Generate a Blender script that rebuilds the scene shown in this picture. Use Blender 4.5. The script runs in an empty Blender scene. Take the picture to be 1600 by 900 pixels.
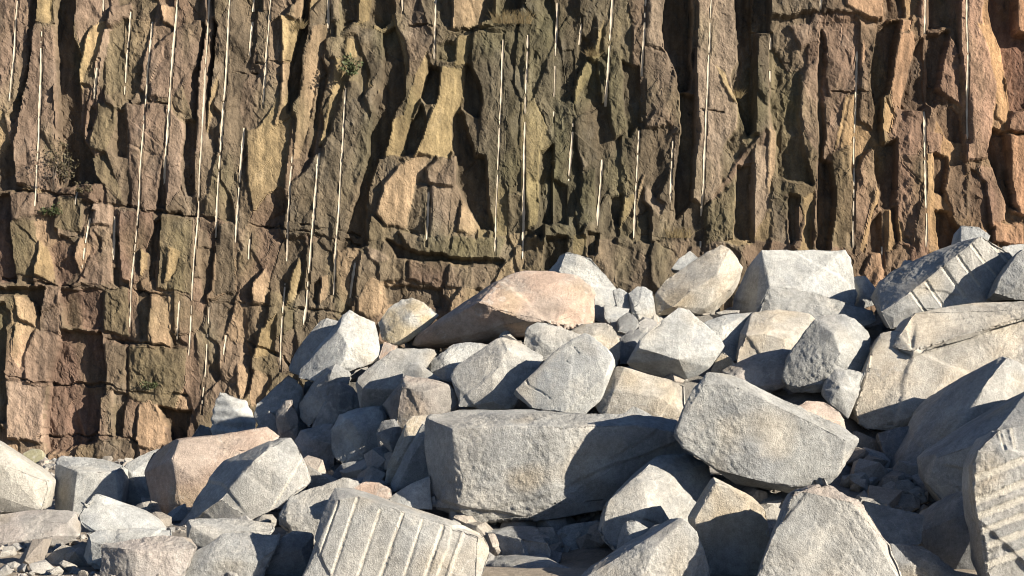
import bpy, bmesh, math, random
import numpy as np
from mathutils import Vector

# ------------------------------------------------------------------ camera, sky, sun, exposure
scene = bpy.context.scene
F, CX, HZ, CH = 2600.0, 800.0, 600.0, 1.85      # focal length (px of a 1600 px frame), horizon row, eye height
cam_d = bpy.data.cameras.new("camera")
cam = bpy.data.objects.new("camera", cam_d)
scene.collection.objects.link(cam)
cam.location = (0, 0, CH)
cam.rotation_euler = (math.radians(90), 0, 0)
cam_d.sensor_width = 36.0
cam_d.lens = 36.0 * F / 1600.0
cam_d.shift_y = (HZ - 450.0) / 1600.0
cam_d.clip_start, cam_d.clip_end = 0.1, 3000
scene.camera = cam

S = Vector((0.80, -0.48, 0.365)).normalized()     # towards the sun: low, from the right, a little behind the viewer
elev = math.asin(S.z)
rot = math.atan2(S.x, S.y)
world = bpy.data.worlds.new("World")
scene.world = world
world.use_nodes = True
wn = world.node_tree
sky = wn.nodes.new("ShaderNodeTexSky")
sky.sky_type = 'NISHITA'
sky.sun_disc = False
sky.air_density = 0.6
sky.dust_density = 0.2
sky.ozone_density = 2.5
sky.sun_elevation = elev
sky.sun_rotation = rot
wn.links.new(sky.outputs[0], wn.nodes["Background"].inputs[0])
wn.nodes["Background"].inputs[1].default_value = 0.05
sun_d = bpy.data.lights.new("sun", 'SUN')
sun_d.energy = 5.0
sun_d.angle = math.radians(0.5)
sun_d.color = (1.0, 0.885, 0.72)
sun = bpy.data.objects.new("sun", sun_d)
scene.collection.objects.link(sun)
sun.rotation_euler = S.to_track_quat('Z', 'Y').to_euler()
sun.location = (60, -40, 40)
scene.view_settings.view_transform = 'Standard'
scene.view_settings.look = 'None'
scene.view_settings.exposure = 1.38
scene.view_settings.gamma = 1.0
scene.cycles.diffuse_bounces = 1
scene.cycles.filter_width = 1.1

COL = scene.collection
rng = np.random.default_rng(11)
random.seed(5)

# ------------------------------------------------------------------ noise helpers (numpy)
_G3 = rng.normal(size=(256, 3)); _G3 /= np.linalg.norm(_G3, axis=1)[:, None]
_A = rng.uniform(0, 2 * math.pi, 256); _G2 = np.stack([np.cos(_A), np.sin(_A)], 1)

def _h(a, b, c, seed):
    h = (a.astype(np.int64) * 73856093) ^ (b.astype(np.int64) * 19349663) ^ (c * 83492791 if np.isscalar(c) else c.astype(np.int64) * 83492791)
    h = (h + seed * 2654435761) & 0xffffffff
    h = ((h ^ (h >> 15)) * 2246822519) & 0xffffffff
    h = ((h ^ (h >> 13)) * 3266489917) & 0xffffffff
    return h ^ (h >> 16)

_PM = np.concatenate([(_pp := rng.permutation(256)), _pp, _pp]).astype(np.int32); _G3f = _G3.astype(np.float32)
def perlin3(p, seed=0):
    fl_ = np.floor(p); f = (p - fl_).astype(np.float32); i = fl_.astype(np.int32) & 255
    x, y, z = f[:, 0], f[:, 1], f[:, 2]
    u = x * x * x * (x * (x * 6 - 15) + 10); v = y * y * y * (y * (y * 6 - 15) + 10); w = z * z * z * (z * (z * 6 - 15) + 10)
    r = np.zeros(len(p), np.float32); sd = (seed * 53) & 255
    for dx in (0, 1):
        a = _PM[i[:, 0] + dx + 0 * sd] ; wx_ = u if dx else 1 - u
        for dy in (0, 1):
            b = _PM[a + ((i[:, 1] + dy + sd) & 255)]; wxy = wx_ * (v if dy else 1 - v)
            for dz in (0, 1):
                g = _G3f[_PM[b + ((i[:, 2] + dz) & 255)]]
                r += wxy * (w if dz else 1 - w) * (g[:, 0] * (x - dx) + g[:, 1] * (y - dy) + g[:, 2] * (z - dz))
    return r.astype(np.float64) * 1.6

def perlin2(x, y, seed=0):
    ix = np.floor(x).astype(np.int64); iy = np.floor(y).astype(np.int64)
    fx = x - ix; fy = y - iy
    ux = fx * fx * fx * (fx * (fx * 6 - 15) + 10); uy = fy * fy * fy * (fy * (fy * 6 - 15) + 10)
    r = np.zeros(x.shape)
    for dx in (0, 1):
        wx = ux if dx else 1 - ux
        for dy in (0, 1):
            wy = uy if dy else 1 - uy
            g = _G2[_h(ix + dx, iy + dy, 7, seed) & 255]
            r += wx * wy * (g[..., 0] * (fx - dx) + g[..., 1] * (fy - dy))
    return r * 1.5

def cells2(x, y, seed=0, jit=0.9):
    """nearest jittered-grid cell: id, vector to its centre, F2-F1"""
    ix = np.floor(x).astype(np.int64); iy = np.floor(y).astype(np.int64)
    b1 = np.full(x.shape, 1e9); b2 = np.full(x.shape, 1e9)
    ci = np.zeros(x.shape, np.int64); vx = np.zeros(x.shape); vy = np.zeros(x.shape)
    for dx in (-1, 0, 1):
        for dy in (-1, 0, 1):
            h = _h(ix + dx, iy + dy, 3, seed)
            px = ix + dx + .5 + jit * (((h & 1023) / 1023.) - .5)
            py = iy + dy + .5 + jit * ((((h >> 10) & 1023) / 1023.) - .5)
            d = (x - px) ** 2 + (y - py) ** 2
            m = d < b1
            b2 = np.where(m, b1, np.minimum(b2, d))
            ci = np.where(m, h, ci); vx = np.where(m, x - px, vx); vy = np.where(m, y - py, vy)
            b1 = np.where(m, d, b1)
    return ci, vx, vy, np.sqrt(b2) - np.sqrt(b1)

def cells3(p, seed=0):
    i = np.floor(p).astype(np.int64)
    best = np.full(len(p), 1e9); ci = np.zeros(len(p), np.int64); v = np.zeros_like(p)
    for dx in (-1, 0, 1):
        for dy in (-1, 0, 1):
            for dz in (-1, 0, 1):
                h = _h(i[:, 0] + dx, i[:, 1] + dy, i[:, 2] + dz, seed)
                q = np.stack([i[:, 0] + dx + (h & 255) / 255., i[:, 1] + dy + ((h >> 8) & 255) / 255., i[:, 2] + dz + ((h >> 16) & 255) / 255.], 1)
                w = p - q; d = (w * w).sum(1); m = d < best
                best = np.where(m, d, best); ci = np.where(m, h, ci); v = np.where(m[:, None], w, v)
    return ci, v

def hr(ids, k):
    """uniform random in 0..1 for cell ids"""
    return (_h(ids & 0xffff, ids >> 16, 5, k) & 0xffff) / 65535.

# ------------------------------------------------------------------ object helpers
def link(name, me, parent=None, loc=(0, 0, 0), mat=None):
    o = bpy.data.objects.new(name, me)
    COL.objects.link(o)
    o.location = loc
    if parent: o.parent = parent
    if mat and me is not None and not me.materials: me.materials.append(mat)
    return o

def tag(o, label=None, cat=None, group=None, kind=None):
    if label: o["label"] = label
    if cat: o["category"] = cat
    if group: o["group"] = group
    if kind: o["kind"] = kind
    return o

def mesh_np(name, V, Fc, col=None, smooth=False):
    me = bpy.data.meshes.new(name)
    V = np.ascontiguousarray(V, np.float32); Fc = np.ascontiguousarray(Fc, np.int32)
    k = Fc.shape[1]
    me.vertices.add(len(V)); me.vertices.foreach_set("co", V.ravel())
    me.loops.add(Fc.size); me.loops.foreach_set("vertex_index", Fc.ravel())
    me.polygons.add(len(Fc)); me.polygons.foreach_set("loop_start", np.arange(len(Fc), dtype=np.int32) * k)
    me.polygons.foreach_set("loop_total", np.full(len(Fc), k, np.int32))
    me.update(calc_edges=True)
    set_col(me, col)
    me.polygons.foreach_set("use_smooth", np.full(len(Fc), smooth))
    return me

def set_col(me, col):
    if col is None: return
    a = me.attributes.new("col", 'FLOAT_COLOR', 'POINT')
    c = np.full((len(col), 4), .8, np.float32); c[:, :col.shape[1]] = col
    a.data.foreach_set("color", c.ravel())

# ------------------------------------------------------------------ materials
def N(nt, t, **kw):
    n = nt.nodes.new(t)
    for k, v in kw.items(): setattr(n, k, v)
    return n

def stone_material(name, speck=0.22, sc=(38, 140, 6), bump=(0.020, 0.006), rough=0.92, scuff=0.25, flat=None, stretch=(1, 1, 1), fleck=0.0, pit=0.0):
    m = bpy.data.materials.new(name); m.use_nodes = True
    nt = m.node_tree; L = nt.links.new
    b = nt.nodes["Principled BSDF"]
    geo = N(nt, "ShaderNodeNewGeometry")
    mp = N(nt, "ShaderNodeMapping"); mp.inputs["Scale"].default_value = stretch
    L(geo.outputs["Position"], mp.inputs[0])
    def noise(scale, detail=4, rg=0.6):
        n = N(nt, "ShaderNodeTexNoise"); n.inputs["Scale"].default_value = scale
        n.inputs["Detail"].default_value = detail; n.inputs["Roughness"].default_value = rg
        L(mp.outputs[0], n.inputs["Vector"]); return n
    def ramp(src, a, bb, c0, c1):
        r = N(nt, "ShaderNodeMapRange"); r.inputs[1].default_value = a; r.inputs[2].default_value = bb
        r.inputs[3].default_value = c0; r.inputs[4].default_value = c1
        L(src, r.inputs[0]); return r
    if flat is None:
        at = N(nt, "ShaderNodeAttribute"); at.attribute_name = "col"; base = at.outputs["Color"]
    else:
        rgb = N(nt, "ShaderNodeRGB"); rgb.outputs[0].default_value = (*flat, 1); base = rgb.outputs[0]
    n1 = noise(sc[0], 6, .65); n2 = noise(sc[1], 3, .7); n3 = noise(sc[2], 5, .6)
    r1 = ramp(n1.outputs["Fac"], .3, .7, 1 - speck, 1 + speck * .8)
    r2 = ramp(n2.outputs["Fac"], .3, .7, 1 - speck * .8, 1 + speck * .7)
    mu = N(nt, "ShaderNodeMath", operation='MULTIPLY'); L(r1.outputs[0], mu.inputs[0]); L(r2.outputs[0], mu.inputs[1])
    vm = N(nt, "ShaderNodeVectorMath", operation='SCALE'); L(base, vm.inputs[0]); L(mu.outputs[0], vm.inputs["Scale"])
    # pale crushed-stone scuffs with a shape of their own
    r3 = ramp(n3.outputs["Fac"], .56, .68, 0, scuff)
    sm = N(nt, "ShaderNodeMath", operation='MULTIPLY'); L(r3.outputs[0], sm.inputs[0]); L(n1.outputs["Fac"], sm.inputs[1])
    mx = N(nt, "ShaderNodeMix", data_type='RGBA'); L(sm.outputs[0], mx.inputs[0]); L(vm.outputs[0], mx.inputs[6])
    mx.inputs[7].default_value = (.46, .44, .40, 1)
    r4 = ramp(n2.outputs["Fac"], .58, .66, 0, fleck)             # crystal flecks and scratches
    fm = N(nt, "ShaderNodeMath", operation='MULTIPLY'); L(r4.outputs[0], fm.inputs[0]); fr = ramp(n3.outputs["Fac"], .40, .60, .15, 1.0); L(fr.outputs[0], fm.inputs[1])
    mx2 = N(nt, "ShaderNodeMix", data_type='RGBA'); L(fm.outputs[0], mx2.inputs[0]); L(mx.outputs[2], mx2.inputs[6])
    mx2.inputs[7].default_value = (.55, .53, .49, 1)
    r5 = ramp(n2.outputs["Fac"], .36, .42, pit, 0)
    mx3 = N(nt, "ShaderNodeMix", data_type='RGBA'); L(r5.outputs[0], mx3.inputs[0]); L(mx2.outputs[2], mx3.inputs[6])
    mx3.inputs[7].default_value = (.10, .095, .085, 1)
    L(mx3.outputs[2], b.inputs["Base Color"])
    b.inputs["Roughness"].default_value = rough
    b.inputs["Specular IOR Level"].default_value = 0.25
    b1 = N(nt, "ShaderNodeBump"); b1.inputs["Distance"].default_value = bump[0]; b1.inputs["Strength"].default_value = .9
    L(n1.outputs["Fac"], b1.inputs["Height"])
    if flat is None: L(at.outputs["Alpha"], b1.inputs["Strength"])
    b2 = N(nt, "ShaderNodeBump"); b2.inputs["Distance"].default_value = bump[1]; b2.inputs["Strength"].default_value = .8
    L(n2.outputs["Fac"], b2.inputs["Height"]); L(b1.outputs[0], b2.inputs["Normal"])
    L(b2.outputs[0], b.inputs["Normal"])
    return m

M_BOULDER = stone_material("boulder_stone", speck=.21, sc=(20, 75, 2.4), bump=(.034, .012), scuff=.75, fleck=.20, pit=.08)
M_CLIFF = stone_material("cliff_stone", speck=.24, sc=(7, 32, 1.3), bump=(.06, .02), scuff=.10, stretch=(1, 1, .7), fleck=.04, pit=.15)
M_DRILL = stone_material("drilled_stone", speck=.12, sc=(9, 40, 1.5), bump=(.01, .004), scuff=.2)
M_GROUND = stone_material("quarry_floor", speck=.25, sc=(12, 60, 1.0), bump=(.05, .015), scuff=.2)

def plain(name, c, rough=.7, sub=0.0):
    m = bpy.data.materials.new(name); m.use_nodes = True
    nt = m.node_tree; b = nt.nodes["Principled BSDF"]
    n = N(nt, "ShaderNodeTexNoise"); n.inputs["Scale"].default_value = 9
    g = N(nt, "ShaderNodeNewGeometry"); nt.links.new(g.outputs["Position"], n.inputs["Vector"])
    mx = N(nt, "ShaderNodeMix", data_type='RGBA'); nt.links.new(n.outputs["Fac"], mx.inputs[0])
    mx.inputs[6].default_value = (*[x * .6 for x in c], 1); mx.inputs[7].default_value = (*[min(1, x * 1.4) for x in c], 1)
    nt.links.new(mx.outputs[2], b.inputs["Base Color"]); b.inputs["Roughness"].default_value = rough
    return m
M_LEAF = plain("leaf", (.045, .06, .02)); M_DRYLEAF = plain("dry_leaf", (.06, .05, .025)); M_STRAW = plain("straw_grass", (.17, .13, .065)); M_TWIG = plain("twig", (.04, .03, .022))

# ------------------------------------------------------------------ the quarry face
CY = 40.0; CS = CY / F                    # face distance and metres per photo pixel there
def cliff_xyz(px, py, d):
    return np.stack([(px - CX) * CS, CY - d * CS, CH + (HZ - py) * CS], -1)

TONE = dict(y=(.35, .28, .155), c=(.37, .28, .19), p=(.200, .157, .125), g=(.124, .108, .081), o=(.128, .116, .072), r=(.145, .10, .08), d=(.09, .075, .055), l=(.29, .235, .19))  # d, with r in places, also paints shade into the recesses
# (outline, protrusion in px, slope across, slope down, tone): traced slabs, joint faces and recesses, the recess shade painted in as tone
SLABS = [
 ([(0,0),(60,0),(48,40),(38,120),(20,170),(0,180)],2,-.1,0,'p'),
 ([(66,0),(56,0),(48,25),(44,55),(41,100),(28,150),(12,178),(20,195),(40,155),(47,110),(52,45),(62,20)],-16,0,0,'d'),
 ([(66,0),(85,0),(80,35),(57,35)],4,-1,0,'y'),
 ([(55,40),(85,40),(88,240),(85,295),(25,290),(22,225),(38,140),(45,100)],9,-.3,0,'p'),
 ([(87,0),(122,0),(115,60),(125,90),(125,150),(122,200),(150,250),(160,285),(90,290),(88,100)],-34,.1,0,'d'),
 ([(150,32),(163,35),(153,75),(140,95),(130,125),(127,142),(124,110),(135,60)],2,-1.3,0,'y'),
 ([(118,20),(138,0),(160,0),(160,30),(135,48),(122,70)],4,-.2,.1,'p'),
 ([(160,45),(175,45),(165,90),(146,165),(150,100)],4,-1,0,'l'),
 ([(170,50),(195,30),(195,80),(190,140),(165,150),(165,90)],-2,-.2,0,'o'),
 ([(166,38),(172,12),(205,2),(205,28),(168,42)],16,-.2,.2,'p'),
 ([(205,0),(240,0),(235,32),(207,28)],-12,0,0,'d'),
 ([(235,80),(280,40),(315,30),(310,100),(270,155),(232,150)],6,-.15,0,'p'),
 ([(318,60),(325,0),(332,60),(322,130),(315,240),(305,240),(310,130)],6,-.8,0,'l'),
 ([(250,5),(275,10),(272,40),(255,35)],6,-.9,0,'c'),
 ([(338,120),(342,130),(330,185),(322,205),(324,160)],3,-1.1,0,'y'),
 ([(150,155),(188,165),(180,200),(165,240),(140,230),(150,180)],6,-.2,.2,'o'),
 ([(182,170),(196,170),(196,245),(178,245)],-16,0,0,'d'),
 ([(138,165),(147,168),(143,203),(136,205)],-16,0,0,'d'),
 ([(197,160),(265,165),(255,240),(243,328),(205,325)],3,-.1,0,'p'),
 ([(143,245),(165,240),(190,300),(195,320),(150,275)],7,-.4,.2,'o'),
 ([(262,165),(290,195),(287,250),(280,300),(262,325),(255,250)],6,-.2,0,'l'),
 ([(288,190),(303,190),(303,300),(292,305),(284,285),(285,240)],-20,0,0,'d'),
 ([(0,298),(15,305),(25,440),(0,432)],-18,0,0,'r'),
 ([(15,300),(85,303),(85,330),(20,345)],10,-.1,.1,'p'),
 ([(90,308),(131,310),(128,360),(85,360)],12,-.1,0,'o'),
 ([(145,315),(175,320),(175,355),(140,350)],15,-.4,0,'l'),
 ([(130,312),(145,315),(140,350),(128,352)],-6,0,0,'d'),
 ([(15,345),(55,345),(60,430),(25,430)],8,-.15,0,'o'),
 ([(60,375),(72,385),(88,442),(55,428)],10,-1,0,'y'),
 ([(75,390),(95,370),(120,380),(118,430),(95,447),(86,432)],-6,.1,0,'r'),
 ([(130,368),(143,385),(140,405),(127,425),(116,400),(125,370)],9,-1,0,'c'),
 ([(140,400),(172,390),(175,440),(140,450),(130,430)],6,-.3,0,'p'),
 ([(178,360),(186,370),(182,450),(176,440)],-18,0,0,'d'),
 ([(185,330),(238,330),(240,360),(215,440),(190,440),(185,380)],6,-.2,0,'r'),
 ([(222,390),(233,395),(230,420),(218,432)],8,-1,0,'y'),
 ([(240,350),(252,340),(245,380),(240,430),(232,440)],-14,0,0,'d'),
 ([(250,335),(300,340),(300,460),(245,450)],10,-.15,0,'o'),
 ([(265,385),(285,395),(275,430),(258,440)],13,-.7,0,'y'),
 ([(312,388),(335,385),(330,450),(315,470)],-10,0,0,'d'),
 ([(337,350),(367,350),(365,460),(335,460)],1,-.2,0,'g'),
 ([(395,440),(412,420),(422,437),(410,477),(395,472)],8,-.6,0,'c'),
 ([(436,490),(428,545),(416,556),(395,556),(398,540),(407,513)],6,-.7,0,'y'),
 ([(373,565),(388,575),(388,610),(378,622),(372,600)],5,-1,0,'c'),
 ([(395,580),(425,590),(410,625),(395,637),(390,600)],5,-.6,0,'c'),
 ([(388,575),(395,580),(390,610),(380,625),(388,600)],-12,0,0,'r'),
 ([(455,425),(468,403),(472,425),(460,465),(447,477)],5,-1,0,'y'),
 ([(500,432),(513,430),(508,470),(497,480)],5,-.8,0,'c'),
 ([(490,440),(499,435),(497,475),(490,470)],-12,0,0,'d'),
 ([(557,467),(580,435),(598,438),(595,490),(577,498),(557,485)],12,-.3,0,'c'),
 ([(572,383),(590,390),(612,410),(600,416),(574,402)],15,-.2,.2,'l'),
 ([(600,376),(640,390),(690,399),(790,408),(785,416),(690,411),(620,402)],-24,0,0,'d'),
 ([(590,408),(635,404),(634,438),(594,440)],11,-.1,0,'g'),
 ([(637,405),(700,412),(696,447),(637,440)],12,-.1,0,'r'),
 ([(702,414),(762,424),(757,452),(698,448)],13,-.2,0,'p'),
 ([(600,445),(690,452),(690,480),(605,475)],-12,0,0,'d'),
 ([(0,448),(70,450),(60,500),(50,470),(25,462),(0,470)],-30,0,0,'d'),
 ([(0,470),(8,475),(10,660),(0,690)],-12,0,0,'o'),
 ([(24,463),(55,475),(53,510),(28,500)],6,-.8,0,'c'),
 ([(22,505),(45,515),(35,577),(20,557)],6,-.8,0,'c'),
 ([(50,515),(92,520),(74,602),(50,592),(38,560)],5,-.3,0,'p'),
 ([(10,590),(72,605),(66,692),(10,685)],10,-.2,.1,'l'),
 ([(95,515),(160,520),(162,600),(152,690),(70,712),(65,682),(75,610),(82,560)],-38,.05,0,'r'),
 ([(95,452),(163,452),(160,515),(100,510)],-12,.1,0,'r'),
 ([(165,450),(200,450),(200,525),(165,520)],8,-.1,0,'o'),
 ([(238,462),(265,475),(265,515),(268,545),(240,535),(233,510)],13,-.8,0,'c'),
 ([(268,520),(292,540),(290,562),(268,547)],-12,0,0,'d'),
 ([(215,450),(236,460),(231,520),(222,530),(214,490)],-8,.2,0,'d'),
 ([(165,535),(195,540),(195,610),(163,610)],7,-.2,0,'g'),
 ([(198,540),(290,545),(290,600),(270,640),(200,620)],4,-.1,0,'o'),
 ([(218,630),(235,625),(265,690),(240,702),(210,692)],9,-.3,.1,'c'),
 ([(245,635),(270,642),(297,640),(292,682),(268,692),(260,670)],-42,0,0,'d'),
 ([(178,610),(200,615),(190,682),(178,682)],-14,0,0,'d'),
 ([(155,620),(178,612),(176,680),(158,680)],6,-.3,0,'p'),
 ([(152,685),(215,688),(212,725),(150,722)],5,-.1,0,'g'),
 ([(400,15),(422,18),(420,100),(400,100)],2,-.1,0,'g'),
 ([(440,25),(465,30),(470,42),(456,100),(440,97)],2,-.9,0,'y'),
 ([(440,97),(457,97),(448,140),(436,180),(430,195),(439,130)],3,-1,0,'c'),
 ([(465,0),(478,0),(475,20),(465,32),(459,25)],2,-1.2,0,'c'),
 ([(478,0),(492,0),(478,60),(463,150),(448,182),(448,130),(460,80),(470,40)],-30,0,0,'d'),
 ([(490,40),(513,35),(512,60),(500,120),(485,190),(468,245),(456,250),(470,140),(480,80)],0,-1.05,0,'c'),
 ([(505,85),(512,110),(500,170),(490,245),(480,245),(489,190),(500,120)],-22,0,0,'d'),
 ([(508,62),(535,55),(537,90),(515,92)],6,-.2,0,'g'),
 ([(540,60),(556,60),(556,90),(540,92)],4,-.9,0,'y'),
 ([(525,92),(547,98),(541,130),(522,165),(505,220),(498,228),(512,170),(521,130)],2,-1,0,'y'),
 ([(515,0),(528,0),(530,30),(515,33)],5,-.4,0,'l'),
 ([(530,5),(558,0),(562,30),(535,46)],-15,0,0,'d'),
 ([(560,0),(583,0),(578,32),(560,38)],0,-.9,0,'y'),
 ([(583,0),(614,0),(613,30),(597,44),(578,36)],-30,0,0,'d'),
 ([(533,48),(562,40),(560,52),(535,58)],9,-.1,.4,'g'),
 ([(560,42),(598,50),(600,120),(590,150),(570,100),(558,62)],3,-.1,0,'g'),
 ([(598,50),(620,40),(632,110),(632,150),(617,172),(610,200),(600,245),(562,245),(580,190),(595,150)],-26,0,0,'d'),
 ([(541,128),(560,130),(580,180),(577,240),(562,300),(545,372),(440,368),(455,290),(500,240),(520,190)],13,-.08,0,'g'),
 ([(612,0),(640,0),(665,45),(678,60),(672,100),(655,120),(640,120),(630,60),(620,40)],8,-.15,0,'p'),
 ([(640,0),(712,0),(705,42),(668,42)],4,-.2,0,'g'),
 ([(650,115),(668,80),(673,110),(661,150),(642,187),(632,245),(600,245),(612,190),(630,180)],0,-.9,0,'y'),
 ([(670,105),(688,108),(683,160),(668,162),(660,150)],-28,0,0,'d'),
 ([(632,240),(640,190),(662,165),(666,200),(650,240)],-22,0,0,'d'),
 ([(690,105),(726,105),(723,150),(711,200),(705,245),(648,245),(665,200),(680,160)],2,-.95,0,'y'),
 ([(620,262),(652,243),(672,243),(647,300),(634,357),(605,352),(590,332),(600,290)],9,-.5,0,'c'),
 ([(715,0),(771,0),(773,25),(740,42),(706,45)],0,-.8,0,'c'),
 ([(772,0),(822,0),(815,15),(780,27)],-24,0,0,'d'),
 ([(715,58),(736,55),(729,100),(711,102)],3,-.9,0,'y'),
 ([(684,68),(712,68),(712,95),(686,95)],-10,0,0,'o'),
 ([(728,100),(745,115),(752,150),(750,182),(722,168)],-28,0,0,'d'),
 ([(705,182),(722,172),(742,245),(707,245)],-28,0,0,'d'),
 ([(740,45),(800,50),(790,240),(776,300),(766,380),(746,240),(753,150),(735,95)],9,-.1,0,'g'),
 ([(705,245),(758,245),(770,360),(745,357),(720,300),(710,270)],-26,0,0,'d'),
 ([(719,308),(728,320),(750,357),(735,366),(713,362)],0,-1,0,'c'),
 ([(672,290),(706,290),(698,372),(670,370)],9,-.35,0,'l'),
 ([(648,288),(669,290),(666,367),(634,357)],0,.5,0,'g'),
 ([(664,264),(690,248),(713,244),(715,280),(708,290),(670,286)],18,-.1,.1,'p'),
 ([(602,200),(592,250),(577,290),(571,320),(573,382),(530,392),(541,350),(561,300),(571,250)],-24,0,0,'d'),
 ([(620,360),(700,372),(700,402),(640,391)],13,-.1,.1,'g'),
 ([(705,370),(792,370),(778,407),(700,403)],8,-.15,0,'o'),
 ([(923,88),(944,29),(942,80),(931,97)],3,-1.2,0,'y'),
 ([(905,110),(920,95),(926,110),(905,150),(897,172),(898,140)],2,-1,0,'y'),
 ([(905,55),(923,60),(915,100),(902,122)],-18,0,0,'d'),
 ([(880,80),(898,75),(898,140),(885,142)],-12,0,0,'d'),
 ([(940,95),(968,80),(973,130),(982,200),(960,215),(950,180)],8,-.2,0,'o'),
 ([(970,95),(1000,105),(1000,190),(985,215),(981,190),(974,150)],-20,0,0,'d'),
 ([(1008,75),(1040,80),(1058,120),(1050,160),(1040,200),(1010,200),(1003,130)],8,-.15,0,'p'),
 ([(1010,0),(1045,0),(1035,40),(1037,78),(1010,70)],6,-.3,0,'l'),
 ([(1045,0),(1086,0),(1082,60),(1083,100),(1076,140),(1063,142),(1057,110),(1040,75),(1035,40)],-40,.1,0,'d'),
 ([(1083,0),(1089,0),(1091,40),(1084,90),(1082,125),(1079,95),(1080,30)],2,-1.2,0,'c'),
 ([(1090,0),(1150,0),(1153,50),(1150,100),(1140,120),(1155,160),(1150,200),(1122,245),(1125,300),(1100,322),(1080,312),(1090,200),(1086,120)],12,-.2,0,'l'),
 ([(1118,100),(1130,115),(1150,150),(1159,165),(1145,157),(1128,132)],12,-1.1,0,'y'),
 ([(1142,0),(1176,0),(1176,200),(1166,212),(1156,162),(1143,125),(1153,100),(1152,50)],-36,.1,0,'d'),
 ([(1178,50),(1202,55),(1202,207),(1175,207)],8,-.2,.1,'g'),
 ([(1178,0),(1202,0),(1202,50),(1178,46)],-20,0,0,'d'),
 ([(1065,142),(1086,150),(1083,250),(1080,317),(1055,345),(1054,290),(1062,220)],-34,.1,0,'d'),
 ([(1180,215),(1196,200),(1202,220),(1177,257),(1150,272),(1115,315),(1105,322),(1130,280),(1160,240)],1,-.35,-.1,'r'),
 ([(1115,312),(1150,287),(1150,330),(1145,372),(1100,382),(1100,326)],5,-.25,0,'o'),
 ([(1150,262),(1176,257),(1173,372),(1147,372),(1151,310)],-30,0,0,'d'),
 ([(1180,222),(1202,232),(1202,320),(1177,372),(1172,300)],4,-.4,0,'l'),
 ([(845,240),(866,225),(863,352),(848,352),(842,300)],-24,0,0,'d'),
 ([(866,280),(886,290),(886,352),(865,352)],-16,0,0,'d'),
 ([(822,270),(842,282),(838,352),(822,357)],5,-.6,0,'y'),
 ([(906,238),(920,255),(911,267)],7,-.8,0,'l'),
 ([(912,270),(931,260),(931,340),(905,362),(900,330)],6,-.2,0,'o'),
 ([(955,312),(975,302),(970,352),(960,352)],-18,0,0,'d'),
 ([(975,310),(993,300),(985,330),(967,362)],2,-1,0,'y'),
 ([(1000,290),(1008,270),(1005,292),(994,312)],5,-1,0,'c'),
 ([(1010,290),(1035,320),(1028,337),(1004,312)],3,-.4,.2,'l'),
 ([(855,370),(886,370),(880,422),(850,422)],-20,0,0,'d'),
 ([(895,365),(917,370),(915,402),(894,397)],5,-.5,0,'y'),
 ([(918,365),(936,365),(931,397),(919,402)],-18,0,0,'d'),
 ([(1202,0),(1312,0),(1347,15),(1352,26),(1290,19),(1215,29),(1202,31)],24,-.05,0,'g'),
 ([(1318,0),(1379,0),(1378,31),(1352,29),(1318,12)],22,-.4,0,'c'),
 ([(1379,0),(1416,0),(1413,25),(1381,33)],-24,0,0,'d'),
 ([(1232,40),(1340,32),(1339,142),(1300,152),(1290,120),(1285,60),(1250,75),(1240,60)],4,-.1,0,'p'),
 ([(1281,42),(1289,60),(1285,245),(1280,300),(1277,240),(1277,120)],-14,0,0,'d'),
 ([(1202,70),(1215,80),(1232,110),(1250,110),(1248,180),(1256,240),(1270,292),(1215,277),(1205,160)],-15,.1,0,'o'),
 ([(1255,110),(1278,90),(1277,240),(1262,222),(1250,180)],6,-.2,0,'p'),
 ([(1290,152),(1324,147),(1310,240),(1285,240)],3,-.15,0,'p'),
 ([(1321,150),(1329,150),(1313,215),(1302,242),(1307,210)],3,-1,0,'y'),
 ([(1342,35),(1370,45),(1370,90),(1360,130),(1368,170),(1365,202),(1340,190)],6,-.2,0,'g'),
 ([(1345,70),(1350,63),(1352,90),(1342,107)],9,-.7,0,'c'),
 ([(1372,40),(1406,30),(1401,60),(1396,100),(1390,142),(1365,162),(1362,110)],-32,.1,0,'d'),
 ([(1406,30),(1426,30),(1421,48),(1404,55)],2,-.8,0,'c'),
 ([(1404,55),(1426,50),(1432,65),(1426,110),(1411,160),(1396,177),(1390,140),(1399,90)],2,-.9,0,'c'),
 ([(1431,68),(1445,58),(1447,167),(1440,172),(1407,167),(1420,120)],-30,0,0,'d'),
 ([(1400,165),(1440,174),(1445,210),(1435,242),(1395,242),(1388,210)],5,-.15,.1,'p'),
 ([(1383,150),(1397,180),(1391,207),(1377,202)],3,-1,0,'y'),
 ([(1435,0),(1446,0),(1447,45),(1440,40)],4,-.4,0,'l'),
 ([(1448,0),(1490,0),(1490,20),(1487,40),(1450,47)],-24,0,0,'d'),
 ([(1450,55),(1483,50),(1476,110),(1463,167),(1448,162)],-28,0,0,'d'),
 ([(1483,55),(1495,75),(1500,130),(1505,167),(1480,152),(1464,137),(1472,100)],6,-.35,0,'p'),
 ([(1465,150),(1500,177),(1505,222),(1480,217),(1464,182)],-14,0,0,'d'),
 ([(1499,0),(1530,0),(1535,45),(1545,80),(1555,130),(1550,200),(1545,247),(1510,252),(1508,150),(1497,80)],14,-.2,0,'l'),
 ([(1525,35),(1545,40),(1560,70),(1573,88),(1570,130),(1579,170),(1573,197),(1555,184),(1555,130),(1548,90)],0,-.7,0,'y'),
 ([(1532,0),(1582,0),(1588,50),(1640,70),(1640,167),(1580,170),(1573,120),(1571,85),(1550,40)],-30,0,0,'r'),
 ([(1583,0),(1700,0),(1700,60),(1588,52)],2,-.3,0,'c'),
 ([(1580,170),(1700,177),(1700,207),(1573,205)],5,-.1,0,'p'),
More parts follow.
